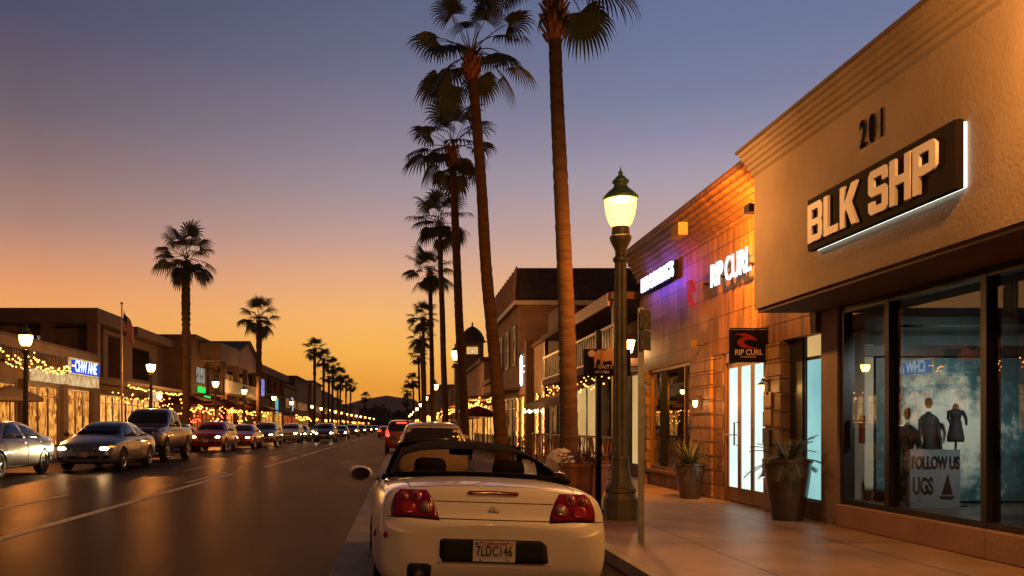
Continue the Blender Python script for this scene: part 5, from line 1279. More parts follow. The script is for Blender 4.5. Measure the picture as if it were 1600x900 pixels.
# ------------------------------------------------------------------ buildings, left
def bld(name, label, loc, cat='building'): return thing(name, label, cat, loc)
def storefront(t, X, y0, y1, z0, z1, m, n=2, mull=True, s=1):
    """display window as frame and lit pane, standing 2-6 cm proud of wall plane X; s=+1 faces +X, -1 faces -X"""
    w = (y1-y0)/n
    for i in range(n):
        a, c = y0+i*w, y0+(i+1)*w
        b = BM(); wallgrid(b, X+s*.004, X+s*.07, (a, c), (z0, z1), [(a+.09, c-.09, z0+.09, z1-.09)])
        if mull: box(b, X+s*.01, X+s*.06, a+.095, c-.095, z1-.62, z1-.56)
        f = part('window', b, M['black_frame'], t)
        b = BM(); box(b, X+s*.006, X+s*.02, a+.09, c-.09, z0+.09, z1-.09); part('pane', b, m, f)
def strings(p0, p1, n, sag, label, seed=0, size=.035, m='bulb', zj=.0, group='strings of warm bulbs'):
    t = thing('string_lights', label, 'string lights', p0, group=group); q = random.Random(seed)
    A, B = Vector(p0), Vector(p1); f = lambda u: A.lerp(B, u)+Vector((0,0,-4*sag*u*(1-u)))
    b = BM(); tube(b, [f(k/12) for k in range(13)], .008, 4); part('cable', b, M['black_metal'], t)
    b = BM()
    for k in range(n):
        if q.random() < .12: continue
        c = f((k+q.random())/n)+Vector((0,0,-.05-q.uniform(0, zj))); ico(b, c, size*q.uniform(.8,1.25), 1)
    part('bulbs', b, M[m], t, kind='stuff')
XL = -20
t = bld('corner_shop', 'one storey tan shop with blue lit sign and tall golden windows at left', (XL, 50, .3), 'shop building')
b = BM(); wallgrid(b, XL-6, XL, (30, 59.8), (.3, 6.15), []); part('wall', b, M['stucco'], t)
b = BM(); box(b, XL-6.05, XL+.06, 29.9, 59.9, 6.153, 6.28); part('parapet_cap', b, M['stucco_dark'], t)
for y0, y1, n in ((47.9,52.2,3),(53.8,57.6,3),(42.0,46.5,2)): storefront(t, XL, y0, y1, .35, 3.75, M['shop_warm'], n)
for y in (47.3, 53.0, 58.2): 
    b = BM(); box(b, XL+.004, XL+.25, y-.3, y+.3, .3, 4.0); part('pilaster', b, M['stucco'], t)
b = BM(); box(b, XL+.08, XL+.22, 48.2, 58.9, 3.98, 4.62); part('light_box', b, M['sign_cream'], t)
b = BM(); box(b, XL+.01, XL+.6, 44, 52.4, 4.75, 4.80)
for i in range(28): box(b, XL+.52, XL+.56, 44+i*.3, 44.04+i*.3, 4.8, 5.45)
box(b, XL+.5, XL+.58, 44, 52.4, 5.45, 5.52); part('balcony_rail', b, M['black_metal'], t)
t = thing('lit_sign', 'glowing blue and white sign box on the corner shop', 'sign', (XL+.25, 55.8, 4.2))
b = BM(); box(b, XL+.262, XL+.40, 53.3, 58.4, 4.64, 5.62); part('box', b, M['sign_cream'], t)
b = BM(); box(b, XL+.402, XL+.43, 53.4, 58.3, 4.72, 5.50); part('blue_panel', b, M['sign_blue'], t)
b = textbm('CHW ANE', .95, .02, .86, .03, ML(XL+.445, 55.85, 5.12)); part('lettering', b, M['sign_white2'] if 'sign_white2' in M else emit('sign_white_soft', (.8,.9,1), 1.4), t)
strings((XL+.7,42,5.6), (XL+.7,47.5,5.3), 26, .3, 'string of bulbs drooping left of the blue sign', 1, zj=.4, size=.05)
strings((XL+.75,47,5.5), (XL+.75,53,5.2), 34, .35, 'string of bulbs along the shop balcony rail', 2, zj=.5, size=.05)
strings((XL+.6,44,4.9), (XL+.6,52.4,4.85), 40, .1, 'string of bulbs under the shop balcony rail', 21, zj=.3, size=.04)
# white/blue patio umbrellas at far left
def umbrella(x, y, z, r, h, m, label, group):
    t = thing('patio_umbrella', label, 'umbrella', (x, y, z), group=group)
    b = BM(); tube(b, [(x,y,z),(x,y,z+h)], .03, 8); part('pole', b, M['black_metal'], t)
    b = BM(); n = 8
    prof = [(.03,h+.02),(r*.5,h-.22),(r,h-.55),(r,h-.70)]
    rings = [[(x+rr*math.cos(2*math.pi*k/n), y+rr*math.sin(2*math.pi*k/n), z+zz) for k in range(n)] for rr, zz in prof]
    ringtube(b, rings, cap=False); bmesh.ops.solidify(b, geom=b.faces[:], thickness=.015); part('canopy', b, m, t)
    return t
umbrella(-17.2, 39.5, .3, 1.5, 3.0, M['awning'], 'pale patio umbrella at the far left edge', 'patio umbrellas')
# B2: brown two storey with balcony and heavy slab roof
X2 = -20.6
t = bld('terrace_building', 'dark brown two storey building with heavy flat roof slab over a balcony', (X2, 66, .3))
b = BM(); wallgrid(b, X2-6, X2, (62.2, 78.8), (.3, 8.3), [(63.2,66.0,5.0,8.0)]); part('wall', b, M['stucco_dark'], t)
b = BM(); box(b, X2-10, X2, 61.0, 62.19, .3, 4.9); part('lower_wall', b, M['stucco_dark'], t)
b = BM(); box(b, X2-12, X2+.35, 60.0, 67.2, 8.5, 9.45); part('roof_slab', b, M['stucco_dark'], t)
b = BM(); box(b, X2-11, X2-6.01, 62.4, 66, 4.9, 8.49); part('setback_wall', b, M['stucco'], t)
for x in (X2-.15, X2-3.3): 
    b = BM(); box(b, x-.35, x+.35, 60.4, 61.1, 4.9, 8.49); part('column', b, M['stucco_dark'], t)
b = BM(); box(b, X2-9, X2-.5, 62.3, 62.36, 4.95, 8.2); part('balcony_wall', b, M['stucco'], t)
b = BM(); box(b, X2-4.6, X2-3.7, 62.2, 62.27, 6.1, 7.8); part('window', b, M['win_white'], t)
b = BM(); box(b, X2-8, X2-.6, 60.9, 60.95, 4.95, 6.1); part('glass_rail', b, pbr('blue_panel_rail', (.08,.11,.16), .2), t)
b = BM(); wallgrid(b, X2-7, X2+.9, (67.3, 79.2), (8.35, 9.0), []); part('parapet', b, M['stucco_dark'], t)
b = BM(); box(b, X2+.01, X2+.06, 69, 73.4, 5.2, 7.6); part('opening_shade_panel', b, M['ink'], t)  # black slab on the solid wall stands in for a shaded opening
storefront(t, X2, 61.2, 67, .35, 3.7, M['shop_bright'], 4); storefront(t, X2, 67.2, 76.5, .35, 3.7, M['shop_bright'], 6)
b = BM(); box(b, X2+.01, X2+1.9, 61.4, 78.4, 4.45, 4.62); part('canopy', b, M['awning'], t)
strings((X2+1.95,61.4,4.4), (X2+1.95,78,4.4), 60, .15, 'string of bulbs along the bright canopy edge', 3, zj=.15, size=.05)
strings((X2+.9,61.4,4.2), (X2+.9,78,4.2), 46, .3, 'string of bulbs under the bright canopy', 4, zj=.8, size=.055)
t = thing('lit_sign', 'glaring round yellow lamp sign under the bright canopy', 'sign', (X2+1.0, 71.5, 4.0))
b = BM(); box(b, X2+.9, X2+1.05, 70.3, 73.2, 3.55, 4.25); part('panel', b, M['sign_cream'], t); b = BM(); ico(b, (X2+1.2, 72.2, 3.9), .24, 2); part('bulb', b, M['globe'], t, smooth=True)
# B3
X3 = -18.4
t = bld('stucco_building', 'brown two storey block with white lit upper windows right of the flag', (X3, 76, .3))
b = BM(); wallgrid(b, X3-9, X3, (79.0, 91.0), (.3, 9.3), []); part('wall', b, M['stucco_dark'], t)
b = BM(); box(b, X3-9.2, X3+.5, 78.6, 84.5, 9.303, 9.60); part('roof_slab', b, M['stucco_dark'], t)
b = BM(); box(b, X3+.004, X3+.05, 80.6, 84.2, 5.4, 7.0); f = part('window', b, M['black_frame'], t)
b = BM(); box(b, X3+.052, X3+.06, 80.7, 82.3, 5.5, 6.9); box(b, X3+.052, X3+.06, 82.5, 84.1, 5.5, 6.9); part('pane', b, M['win_white'], f)
storefront(t, X3, 79.2, 90.8, .35, 3.4, M['shop_red'], 6)
b = BM(); box(b, X3+.01, X3+1.6, 79.2, 90.5, 4.3, 4.42); part('canopy', b, M['cloth_red'], t)
t = thing('lit_sign', 'green glowing sign over the restaurant entrance', 'sign', (X3+.1, 82, 4.6))
b = BM(); box(b, X3+.1, X3+.25, 81.0, 83.6, 4.62, 5.15); box(b, X3+1.0, X3+1.1, 79.5, 81.9, 3.85, 4.25); part('panel', b, M['sign_green'], t)
# B4 gabled
X4 = -18.0
t = bld('gabled_building', 'gable fronted building with columned balcony and white railing', (X4, 96, .3))
b = BM(); wallgrid(b, X4-8, X4, (91.2, 106.5), (.3, 7.0), []); part('wall', b, M['stucco_cream'], t)
b = BM(); prism(b, [(82.5,7.6),(104.0,7.6),(104.0,8.6),(96.5,10.4),(92,9.3),(82.5,9.2)], Matrix(((0,0,1,X4-6),(1,0,0,0),(0,1,0,0),(0,0,0,1))), 7.6); part('gable', b, M['stucco_cream'], t, norm=True)
b = BM(); prism(b, [(90.8,9.12),(96.5,10.5),(104.4,8.62),(104.4,8.82),(96.5,10.72),(90.8,9.34)], Matrix(((0,0,1,X4-6.2),(1,0,0,0),(0,1,0,0),(0,0,0,1))), 8.1); part('roof_edge', b, M['stucco_dark'], t, norm=True)
for y in (85, 91.5, 97, 103.3):
    b = BM(); box(b, X4+1.0, X4+1.5, y-.3, y+.3, .3, 7.59); part('column', b, M['stucco_dark'], t)
b = BM(); box(b, X4+.01, X4+1.6, 84, 104, 4.5, 4.72); part('balcony', b, M['stucco_dark'], t)
b = BM()
for i in range(66): box(b, X4+1.55, X4+1.59, 84+i*.3, 84.05+i*.3, 4.72, 5.85)
box(b, X4+1.54, X4+1.6, 84, 104, 5.85, 5.92); part('railing', b, pbr('pale_railing', (.42,.44,.48), .4), t)
storefront(t, X4, 91.4, 106, .35, 3.4, M['shop_warm'], 7); storefront(t, X4, 92, 103, 4.9, 7.0, M['shop_dim'], 4, False)
# B5 open terrace
X5 = -17.6
t = bld('terrace_restaurant', 'flat roofed restaurant with open upper terrace on posts', (X5, 118, .3))
b = BM(); wallgrid(b, X5-8, X5, (107.2, 134), (.3, 5.2), []); part('wall', b, M['stucco_dark'], t)
b = BM(); wallgrid(b, X5-8, X5-7.7, (107.2, 118), (5.21, 8.2), []); box(b, X5-7.69, X5, 116, 116.2, 5.21, 8.2); part('rear_wall', b, M['stucco_dark'], t)
b = BM(); box(b, X5-9, X5+.6, 107.4, 137, 8.25, 9.2); part('roof', b, M['stucco_dark'], t)
for y in (108, 112, 116, 122, 128, 134):
    b = BM(); box(b, X5-.1, X5+.3, y-.2, y+.2, 5.21, 8.24); part('post', b, M['stucco_dark'], t)
b = BM(); box(b, X5+.01, X5+.08, 108, 134, 5.8, 5.9)
for i in range(52): box(b, X5+.02, X5+.06, 108+i*.5, 108.06+i*.5, 5.22, 5.8)
part('railing', b, M['black_metal'], t)
storefront(t, X5, 107.4, 133, .35, 3.6, M['shop_warm'], 8); 
b = BM(); box(b, X5-7.6, X5-7.5, 118.5, 133, 5.6, 7.4); part('terrace_screen', b, M['shop_warm'], t)
for nm_, y, z, m_, lab in (('lit_sign',110,5.3,'sign_violet','violet glowing screen at the terrace corner'),('lit_sign',122.5,3.4,'sign_teal','teal glowing screen below the open terrace'),('lit_sign',140,4.0,'sign_white_pic','white glowing billboard beyond the terrace')):
    t = thing(nm_, lab, 'sign', (X5+.7, y, z))
    M.setdefault('sign_violet', emit('violet_screen', (.42,.42,1.0), .9, two=(.10,.10,.4), scale=3)); M.setdefault('sign_white_pic', emit('white_screen', (.75,.85,.95), 1.2, two=(.15,.2,.25), scale=4))
    b = BM(); box(b, X5+.7, X5+.8, y-1.1, y+1.1, z, z+2.0); part('screen', b, M[m_], t); b = BM(); box(b, X5+.62, X5+.698, y-1.2, y+1.2, z-.1, z+2.1); part('back_panel', b, M['black_metal'], t)
# red umbrellas with lights
for i, (x, y) in enumerate(((-15.6,66),(-15.9,72),(-15.5,79),(-15.9,86),(-15.6,93),(-15.4,100))):
    umbrella(x, y, .3, 1.8, 3.6, M['cloth_red'], f'{["first","second","third","fourth","fifth","sixth"][i]} dark red patio umbrella from the left by the restaurant', 'red patio umbrellas on the left pavement')
    strings((x,y-2.4,3.5), (x+.3,y+3.2,3.3), 22, .25, f'string of bulbs around red umbrella {["one","two","three","four","five","six"][i]} from the left', 30+i, zj=.5, size=.055)
    strings((x-.8,y-2.4,2.9), (x-.8,y+3.2,2.9), 16, .2, f'red and amber bulbs below red umbrella {["one","two","three","four","five","six"][i]} from the left', 40+i, zj=.9, size=.06, m='bulb_red' if i % 2 else 'bulb', group='coloured bulbs under the red umbrellas')
# farther blocks along the left
q = random.Random(17)
yy_ = 138
shades = ['dark brown','tan','reddish brown','cream','grey brown']
fi = 0
for y0, y1, z, x in ((137.5,158,7.8,-18),(158.5,182,10.2,-18.6),(182.5,205,10.6,-18),(205.5,236,9.5,-18),(236.5,270,9.0,-17.5),(270.5,310,8,-17),(310.5,360,8.4,-16.4),(360.5,420,7.5,-15)):
    mname = ['stucco_dark','stucco_dark','stucco_pink','stucco_dark'][fi % 4]
    t = bld('shop_block', f'{["first","second","third","fourth","fifth","sixth","seventh","eighth"][fi]} dark shop block beyond the open terrace on the left', (x, y0, .3))
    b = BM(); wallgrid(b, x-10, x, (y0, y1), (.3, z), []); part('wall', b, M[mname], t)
    b = BM(); box(b, x-10.2, x+.4, y0-.1, y1+.1, z+.003, z+.35); part('parapet', b, M['stucco_dark'], t)
    storefront(t, x, y0+.5, y1-.5, .35, 3.3, M[q.choice(['shop_warm','shop_bright','shop_dim','shop_red'])], 4, False)
    b = BM(); box(b, x+.01, x+1.8, y0+.5, y1-.5, 3.5, 3.65); part('canopy', b, M['cloth_red' if fi % 2 else 'stucco_dark'], t)
    storefront(t, x, y0+3, y1-3, 4.6, 6.0, M['shop_dim'], 3, False)
    strings((x+2,y0,3.45), (x+2,y1,3.45), 44, .3, f'distant string of bulbs on the {["first","second","third","fourth","fifth","sixth","seventh","eighth"][fi]} dark block on the left', 60+fi, zj=.6, size=.075)
    fi += 1
# flag
t = thing('flagpole', 'white flagpole with limp striped flag against the sunset', 'flagpole', (-15.0, 48.3, .3))
b = BM(); tube(b, [(-15,48.3,.3),(-15,48.3,8.05)], [.06,.035], 10); part('pole', b, M['urn'], t)
b = BM(); ico(b, (-15,48.3,8.12), .08, 2); part('finial', b, M['chrome'], t)
def flagmat():
    m, N, L = newmat('flag_cloth'); out = N.new('ShaderNodeOutputMaterial'); p = N.new('ShaderNodeBsdfPrincipled'); p.inputs['Roughness'].default_value = .9; L.new(p.outputs[0], out.inputs[0])
    uv = N.new('ShaderNodeUVMap'); sp = N.new('ShaderNodeSeparateXYZ'); L.new(uv.outputs[0], sp.inputs[0])
    def ma(op, a, b_=None):
        n_ = N.new('ShaderNodeMath'); n_.operation = op
        for i_, v in enumerate((a, b_)):
            if v is None: continue
            if isinstance(v, (int, float)): n_.inputs[i_].default_value = v
            else: L.new(v, n_.inputs[i_])
        return n_.outputs[0]
    st = ma('GREATER_THAN', ma('MODULO', ma('MULTIPLY', sp.outputs[1], 6.5), 1.0), .5)
    mx = N.new('ShaderNodeMixRGB'); L.new(st, mx.inputs[0]); mx.inputs[1].default_value = (.40,.03,.04,1); mx.inputs[2].default_value = (.55,.50,.47,1)
    can = ma('MULTIPLY', ma('LESS_THAN', sp.outputs[0], .4), ma('GREATER_THAN', sp.outputs[1], .46))
    m2 = N.new('ShaderNodeMixRGB'); L.new(can, m2.inputs[0]); L.new(mx.outputs[0], m2.inputs[1]); m2.inputs[2].default_value = (.025,.03,.09,1); L.new(m2.outputs[0], p.inputs['Base Color']); return m
b = BM(); uvl = b.loops.layers.uv.new('UVMap'); nu, nv = 26, 16; g = []
for i in range(nu+1):
    u = i/nu; row = []
    for j in range(nv+1):
        v = j/nv
        x = -14.95+.62*u**.9+.05*math.sin(u*9+v*2); z = 7.75-1.05*(1-v)-1.0*u**1.15 - .12*u*(1-v); y = 48.3+.16*math.sin(u*11+v*3)*u**.5+.05*math.sin(v*7)
        row.append(b.verts.new((x,y,z)))
    g.append(row)
for i in range(nu):
    for j in range(nv):
        f = b.faces.new((g[i][j], g[i+1][j], g[i+1][j+1], g[i][j+1]))
        for lp, (a_, c_) in zip(f.loops, ((i,j),(i+1,j),(i+1,j+1),(i,j+1))): lp[uvl].uv = (a_/nu, c_/nv)
part('flag', b, flagmat(), t, smooth=True)

# ------------------------------------------------------------------ right side, middle distance
X0 = 5.9
# neighbour of the surf shop: restaurant with balcony (Y 22..33)
t = bld('tavern_building', 'tavern with upper balcony and cream lit front behind black fence', (X0, 26, .13), 'restaurant')
b = BM(); wallgrid(b, 6.3, 6.6, (22.06, 33.0), (.13, 4.3), [(22.5,24.6,.4,2.95),(25.2,27.2,.4,2.95),(28.4,32.4,.4,2.9)]); part('wall', b, M['stucco_dark'], t)
b = BM(); box(b, 5.25, 6.29, 22.06, 33, 2.98, 3.16); part('balcony_floor', b, M['stucco_dark'], t)
b = BM(); 
for i in range(37): box(b, 5.27, 5.30, 22.1+i*.3, 22.15+i*.3, 3.16, 3.95)
box(b, 5.25, 5.33, 22.06, 33, 3.95, 4.02); box(b, 5.25, 5.33, 22.06, 33, 3.2, 3.24); part('balcony_rail', b, M['galv'], t)
for y in (22.3, 27.5, 32.8):
    b = BM(); box(b, 5.28, 5.42, y-.07, y+.07, .13, 4.7); part('post', b, M['black_metal'], t)
b = BM(); box(b, 5.2, 6.6, 22.06, 33, 4.62, 4.80); part('roof', b, M['stucco_dark'], t)
b = BM(); box(b, 5.19, 5.25, 22.4, 27.5, 4.50, 4.82); part('banner', b, M['copper'], t)
for y0, y1, m_ in ((22.5,24.6,'cream_lit'),(25.2,27.2,'room_dark'),(28.4,32.4,'cream_lit')):
    b = BM(); wallgrid(b, 6.32, 6.40, (y0, y1), (.4, 2.94), [(y0+.08, (y0+y1)/2-.03, .48, 2.86), ((y0+y1)/2+.03, y1-.08, .48, 2.86)]); f = part('window', b, M['black_frame'], t)
    b = BM(); box(b, 6.36, 6.37, y0+.08, y1-.08, .48, 2.86); part('pane', b, M[m_], f)
point('tavern_light', (5.8, 24, 2.7), 22, (1,.62,.25), .1, t); point('tavern_light', (5.8, 30, 2.7), 22, (1,.55,.2), .1, t)
for i, (y0, z) in enumerate(((22.2,2.92),(22.2,3.1))):
    strings((5.35,22.2,z-.02), (5.35,32.8,z-.02), 34, .12, ['string of bulbs under the tavern balcony','string of bulbs along the tavern balcony floor'][i], 70+i, zj=.25, size=.022)
# lantern on the tavern corner
t = thing('hanging_lantern', 'bright hanging lantern with dark peaked top at the tavern corner', 'lantern', (5.6, 21.95, 3.5))
lx, ly, lz = px_(21.95, 984), 21.95, pz(21.95, 551)
b = BM(); lathe(b, [(.06,0),(.13,.30)], (lx,ly,lz), 6, cap=True); part('glass', b, M['lampglass2'] if 'lampglass2' in M else emit('lantern_glass', (1,.86,.56), 5), t)
b = BM(); lathe(b, [(.16,.302),(.15,.33),(.06,.45),(.03,.47),(.02,.56)], (lx,ly,lz), 8); tube(b, [(lx,ly,lz+.55),(lx,ly,lz+.66),(lx+.3,ly,lz+.66)], .012); part('cap', b, M['bronze'], t)
point('lantern_light', (lx, ly-.05, lz-.06), 16, (1,.60,.25), .06, t)
# black fence with twisted branches
t = thing('patio_fence', 'black metal patio fence with twisted branch infill', 'fence', (4.6, 22, .13))
b = BM()
for i in range(12):
    y = 18.9+i*1.25; box(b, 4.77, 4.82, y-.025, y+.025, .13, 1.23)
box(b, 4.76, 4.83, 18.9, 32.7, 1.2, 1.25); box(b, 4.77, 4.82, 18.9, 32.7, .25, .29); box(b, 4.83, 5.8, 18.88, 18.93, 1.2, 1.25) if False else None
part('rail', b, M['black_metal'], t)
q = random.Random(9); b = BM()
for i in range(80):
    y = 19+i*.17; p = Vector((4.795, y, .3)); pts = [p]
    for k in range(6): p = p+Vector((q.uniform(-.02,.02), q.uniform(-.14,.14), .15)); pts.append(p)
    tube(b, pts, .012, 4)
part('twisted_branches', b, M['copper'], t)
# cloth awning on the next front
t = thing('awning', 'cream scalloped awning glowing underneath behind the nearest palm trunk', 'awning', (5, 30, 2.3))
b = BM(); g = []
for i in range(25):
    y = 26.5+7.0*i/24; row = []
    for f, (x, z) in ((0,(6.3,2.98)),(1,(4.7,2.30)),(2,(4.68,2.08+.04*math.sin(i*1.6)))): row.append(b.verts.new((x, y, z-.05*math.sin(i*math.pi/24)*0)))
    g.append(row)
for i in range(24):
    for j in range(2): b.faces.new((g[i][j], g[i+1][j], g[i+1][j+1], g[i][j+1]))
bmesh.ops.solidify(b, geom=b.faces[:], thickness=.02); part('cloth', b, M['awning'], t)
point('awning_light', (5.3, 30, 2.25), 14, (1,.6,.25), .1, t)
t = thing('globe_lights', 'row of four round globe lights under the cream awning', 'globe lights', (4.6, 36, 2.2))
for i, px in enumerate((820,828,838,849)):
    y = 37-i*1.2; x = px_(y, px); z = pz(y, 642); b = BM(); ico(b, (x, y, z), .10, 2); part('globe', b, M['globe'], t, smooth=True)
b = BM(); tube(b, [(px_(37,820),37,pz(37,642)+.13),(px_(33.4,849),33.4,pz(33.4,642)+.13)], .015); part('rail', b, M['black_metal'], t)
point('globe_glow', (4.95, 35.2, 2.0), 16, (1,.55,.18), .15, t)
# tall narrow block and small shops
t = bld('narrow_block', 'tall narrow dark brown block behind the nearest palm trunk', (X0, 34.2, .13))
b = BM(); wallgrid(b, X0, 12, (33.1, 35.6), (.13, 5.95), []); part('wall', b, M['stucco_dark'], t)
b = BM(); wallgrid(b, 12.02, 16, (33.5, 36), (.13, 5.4), []); part('rear_wall', b, M['stucco_dark'], t)
storefront(t, X0, 33.4, 35.3, .2, 2.6, M['shop_dim'], 1, False, -1)
t = bld('restaurant_building', 'low restaurant front with white neon letter above lit doors', (X0, 40, .13), 'restaurant')
b = BM(); wallgrid(b, X0, 9, (35.62, 44.0), (.13, 4.95), []); part('wall', b, M['stucco_cream'], t)
b = BM(); box(b, X0-.12, 9, 35.62, 39.4, 4.953, 5.08); box(b, X0-.12, 9, 39.9, 44.0, 4.953, 5.15); part('parapet_cap', b, M['stucco_dark'], t)
b = BM(); box(b, X0-.35, X0-.004, 39.42, 39.88, .13, 5.3); part('pier', b, M['stucco_dark'], t)
for y0, y1, m_ in ((36.0,37.4,'cream_lit'),(37.7,39.2,'shop_warm'),(40.1,41.8,'shop_warm'),(42.0,43.7,'shop_warm')): storefront(t, X0, y0, y1, .2, 2.9, M[m_], 1, True, -1)
b = BM(); box(b, X0-.08, X0-.004, 40.1, 43.6, 3.0, 3.35); part('sign_band', b, M['copper'], t)
point('facade_light', (X0-.35, 40.8, 3.1), 12, (1,.62,.28), .05, t); point('facade_light', (X0-.3, 37.2, 3.1), 9, (1,.6,.25), .05, t)
t = thing('neon_sign', 'white outlined neon letter H on the restaurant front', 'neon sign', (X0, 41.7, 3.6))
b = BM()
for dy in (-1.0,1.0):
    for e in (-.32,.32): tube(b, [(X0-.12,41.7+dy+e,3.55),(X0-.12,41.7+dy+e,4.75)], .03, 6)
    for zz in (3.55,4.75): tube(b, [(X0-.12,41.7+dy-.32,zz),(X0-.12,41.7+dy,zz+(.12 if zz > 4 else -.12)),(X0-.12,41.7+dy+.32,zz)], .03, 6)
for zz in (4.02,4.28): tube(b, [(X0-.12,41.0,zz),(X0-.12,42.4,zz+.05)], .03, 6)
part('tube', b, emit('neon_tube', (.75,.95,1.0), 3.0), t)
for k, (y, lab) in enumerate(((35.9,'door right of the neon letter'),(37.55,'post between two lit doors'),(39.95,'pier under the neon letter'),(41.9,'doorway under the neon letter'),(43.9,'left end of the restaurant front'))):
    t = thing('string_lights', f'bulbs wound up the {lab}', 'string lights', (X0-.1, y, .3), group='bulbs wound up the restaurant doorways'); q = random.Random(k); b = BM()
    for i in range(60): ico(b, (X0-.12-q.uniform(0,.05), y+q.uniform(-.14,.14), .4+2.5*i/60), .022, 1)
    part('bulbs', b, M['bulb'], t, kind='stuff')
    b = BM(); tube(b, [(X0-.11+.02*math.sin(i), y+.12*math.sin(i*1.3), .35+2.6*i/30) for i in range(31)], .006, 4); part('cable', b, M['black_metal'], t)
# mansard building
t = bld('mansard_building', 'pink stucco building with steep shingled mansard roof', (X0, 50, .13))
b = BM(); wallgrid(b, X0, 22, (44.1, 56), (.13, 7.6), []); part('wall', b, M['stucco_pink'], t)
b = BM(); z0, z1 = 7.62, 9.45
c0 = [(X0-.25,43.9,z0),(22,43.9,z0),(22,56.2,z0),(X0-.25,56.2,z0)]; c1 = [(X0-.05,45.0,z1),(22,45.0,z1),(22,56.2,z1),(X0-.05,56.2,z1)]
ringtube(b, [c0, c1]); part('roof', b, M['roof_tile'], t, norm=True)
b = BM(); box(b, X0-.32, 22, 43.8, 43.89, 7.45, 7.66); box(b, X0-.32, X0-.26, 43.9, 56.2, 7.45, 7.66); part('eaves', b, M['urn'], t)
for i in range(10):
    b = BM(); tube(b, [(X0-.3,45+i*1.1,7.7),(X0-.12,45+i*1.1,9.4)], .03, 5); part('roof_batten', b, M['copper'], t)
b = BM(); tube(b, [(X0-.30,43.87,7.66),(X0-.05,45.0,9.50)], .05, 6); part('roof_batten', b, M['copper'], t)
for y0 in (45.2, 48.2, 51.2): storefront(t, X0, y0, y0+1.3, 4.6, 6.6, M['shop_dim'], 1, False, -1)
storefront(t, X0, 44.6, 55, .2, 3.0, M['shop_dim'], 5, True, -1)
b = BM(); box(b, X0-.9, X0-.01, 44.2, 55.8, 3.3, 3.42); part('canopy', b, M['stucco_dark'], t)
# domed tower building
TX = px_(100, 738)
t = bld('domed_tower_building', 'pale building with a small domed cupola tower against the sunset', (TX, 100, .13), 'tower building')
b = BM(); wallgrid(b, TX-1.3, TX+14, (98, 112), (.13, 8.8), []); part('wall', b, M['stucco_cream'], t)
b = BM(); box(b, TX-1.6, TX+14.2, 97.7, 112, 8.803, 9.1); part('cornice', b, M['stucco_cream'], t)
b = BM()
for sx in (-1, 1):
    for sy in (-1, 1): box(b, TX+sx*.72, TX+sx*1.15, 100+sy*.72, 100+sy*1.15, 9.1, 10.9)
box(b, TX-1.12, TX+1.12, 98.88, 101.12, 9.103, 9.5); box(b, TX-1.12, TX+1.12, 98.88, 101.12, 10.5, 10.88); part('cupola', b, M['stucco_cream'], t)
b = BM(); lathe(b, [(1.62,10.9),(1.62,11.02),(1.38,11.08),(1.3,11.5),(1.02,12.0),(.6,12.42),(.2,12.66),(.06,12.75),(.12,12.9),(.02,13.2)], (TX,100,0), 8); part('dome', b, M['stucco_dark'], t)
b = BM(); box(b, TX-.3, TX+.3, 99.9, 100.1, 9.5, 10.4); part('bell_lamp', b, M['sign_cream'], t)
# patio pavilions and further shops on the right
fi = 0; q = random.Random(23)
for y0, y1, z, x in ((57,70,4.6,6.6),(70.5,97,6.6,6.6),(113,135,6.5,6.4),(135.5,160,7.6,6.4),(160.5,190,6.5,6.2),(190.5,225,8,6.0),(225.5,270,7,5.6),(270.5,320,7.5,5.0)):
    nm_ = ["first","second","third","fourth","fifth","sixth","seventh","eighth"][fi]
    t = bld('shop_block', f'{nm_} low shop block beyond the mansard building on the right', (x, y0, .13))
    b = BM(); wallgrid(b, x, x+10, (y0, y1), (.13, z), []); part('wall', b, M[['stucco_dark','stucco_pink','stucco_cream','stucco_dark'][fi % 4]], t)
    b = BM(); box(b, x-.3, x+10, y0-.1, y1+.1, z+.003, z+.3); part('parapet', b, M['stucco_dark'], t)
    storefront(t, x, y0+.5, y1-.5, .2, 3.0, M[q.choice(['shop_warm','shop_bright','shop_warm'])], 5, False, -1)
    b = BM(); box(b, x-2.2, x-.01, y0+.5, y1-.5, 3.3, 3.45); part('canopy', b, M['cloth_red' if fi % 2 else 'stucco_dark'], t)
    for k in range(3 if fi < 2 else 2):
        strings((x-2.2+k*.7,y0,3.3+.25*k), (x-2.2+k*.7,y1,3.3+.25*k), 46, .35, f'{["outer","middle","inner"][k]} string of bulbs on the {nm_} low block on the right', 90+fi*3+k, zj=.7, size=.045 if fi < 2 else .07)
    fi += 1
point('patio_light', (5.2, 62, 3.0), 260, (1,.42,.1), .2); point('patio_light', (5.2, 82, 3.0), 260, (1,.38,.1), .2)
for i, (x, y) in enumerate(((5.0,58),(5.2,64),(5.0,72),(5.2,80))):
    umbrella(x, y, .13, 1.4, 2.7, M['awning' if i % 2 else 'cloth_red'], f'{["first","second","third","fourth"][i]} patio umbrella beyond the mansard building on the right', 'patio umbrellas on the right pavement')
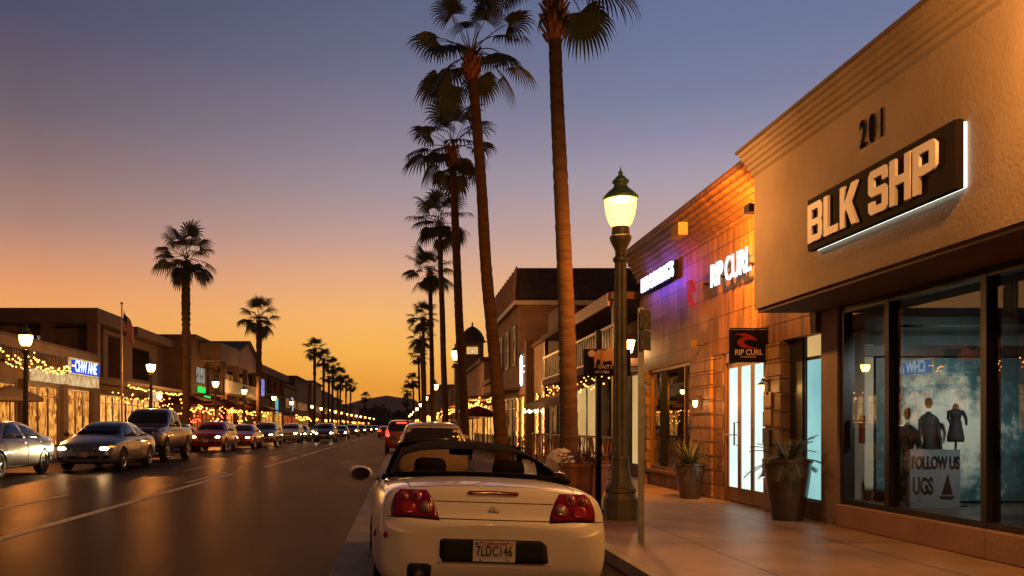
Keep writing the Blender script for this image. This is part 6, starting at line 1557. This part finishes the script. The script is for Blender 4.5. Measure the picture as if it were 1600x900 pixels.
# café fence, chairs and tables before the restaurant
t = thing('patio_fence', 'low black café fence before the restaurant with the neon letter', 'fence', (4.4, 40, .13))
b = BM()
for i in range(60): box(b, 4.29, 4.31, 34+i*.3, 34.02+i*.3, .2, 1.05)
box(b, 4.28, 4.32, 34, 52, 1.05, 1.1); box(b, 4.28, 4.32, 34, 52, .2, .24)
for i in range(8): box(b, 4.27, 4.33, 34+i*2.5, 34.06+i*2.5, .13, 1.15)
part('rail', b, M['black_metal'], t)
def cafe_chair(x, y, rz, label):
    t = thing('cafe_chair', label, 'chair', (0,0,0), group='café chairs on the right patio')
    b = BM(); box(b, -.21, .21, -.21, .21, .44, .47); part('seat', b, M['black_metal'], t)
    for sx in (-1, 1):
        for sy in (-1, 1): b = BM(); tube(b, [(sx*.20,sy*.20,0),(sx*.18,sy*.18,.44)], .014, 6); part('leg', b, M['black_metal'], t)
    b = BM(); tube(b, [(-.19,.2,.47),(-.19,.24,.9),(0,.26,.95),(.19,.24,.9),(.19,.2,.47)], .016, 6)
    for k in range(4): tube(b, [(-.12+k*.08,.21,.47),(-.12+k*.08,.25,.92)], .008, 5)
    part('backrest', b, M['black_metal'], t); t.location = (x, y, .13); t.rotation_euler = (0,0,rz); return t
c0 = cafe_chair(5.15, 29.5, .4, 'first café chair behind the branch fence')
for i, (x, y, rz) in enumerate(((5.5,31.3,2.8),(4.9,36.5,.2),(5.3,38,2.9),(4.9,40.5,.5),(5.3,42.5,3.3),(4.9,45,.1))):
    c = copy_tree(c0); c.location = (x, y, .13); c.rotation_euler = (0,0,rz); c['label'] = f'{["second","third","fourth","fifth","sixth","seventh"][i]} café chair counted away from the viewer'
for i, (x, y) in enumerate(((5.3,30.4),(5.1,37.2),(5.1,41.5))):
    t = thing('cafe_table', f'{["nearest","middle","farthest"][i]} round café table on the right patio', 'table', (x, y, .13))
    b = BM(); lathe(b, [(.35,.72),(.36,.735),(.35,.75)], (x,y,.13), 20); part('tabletop', b, M['bronze'], t); b = BM(); lathe(b, [(.22,0),(.2,.03),(.03,.06),(.03,.72)], (x,y,.13), 12); part('leg', b, M['black_metal'], t)
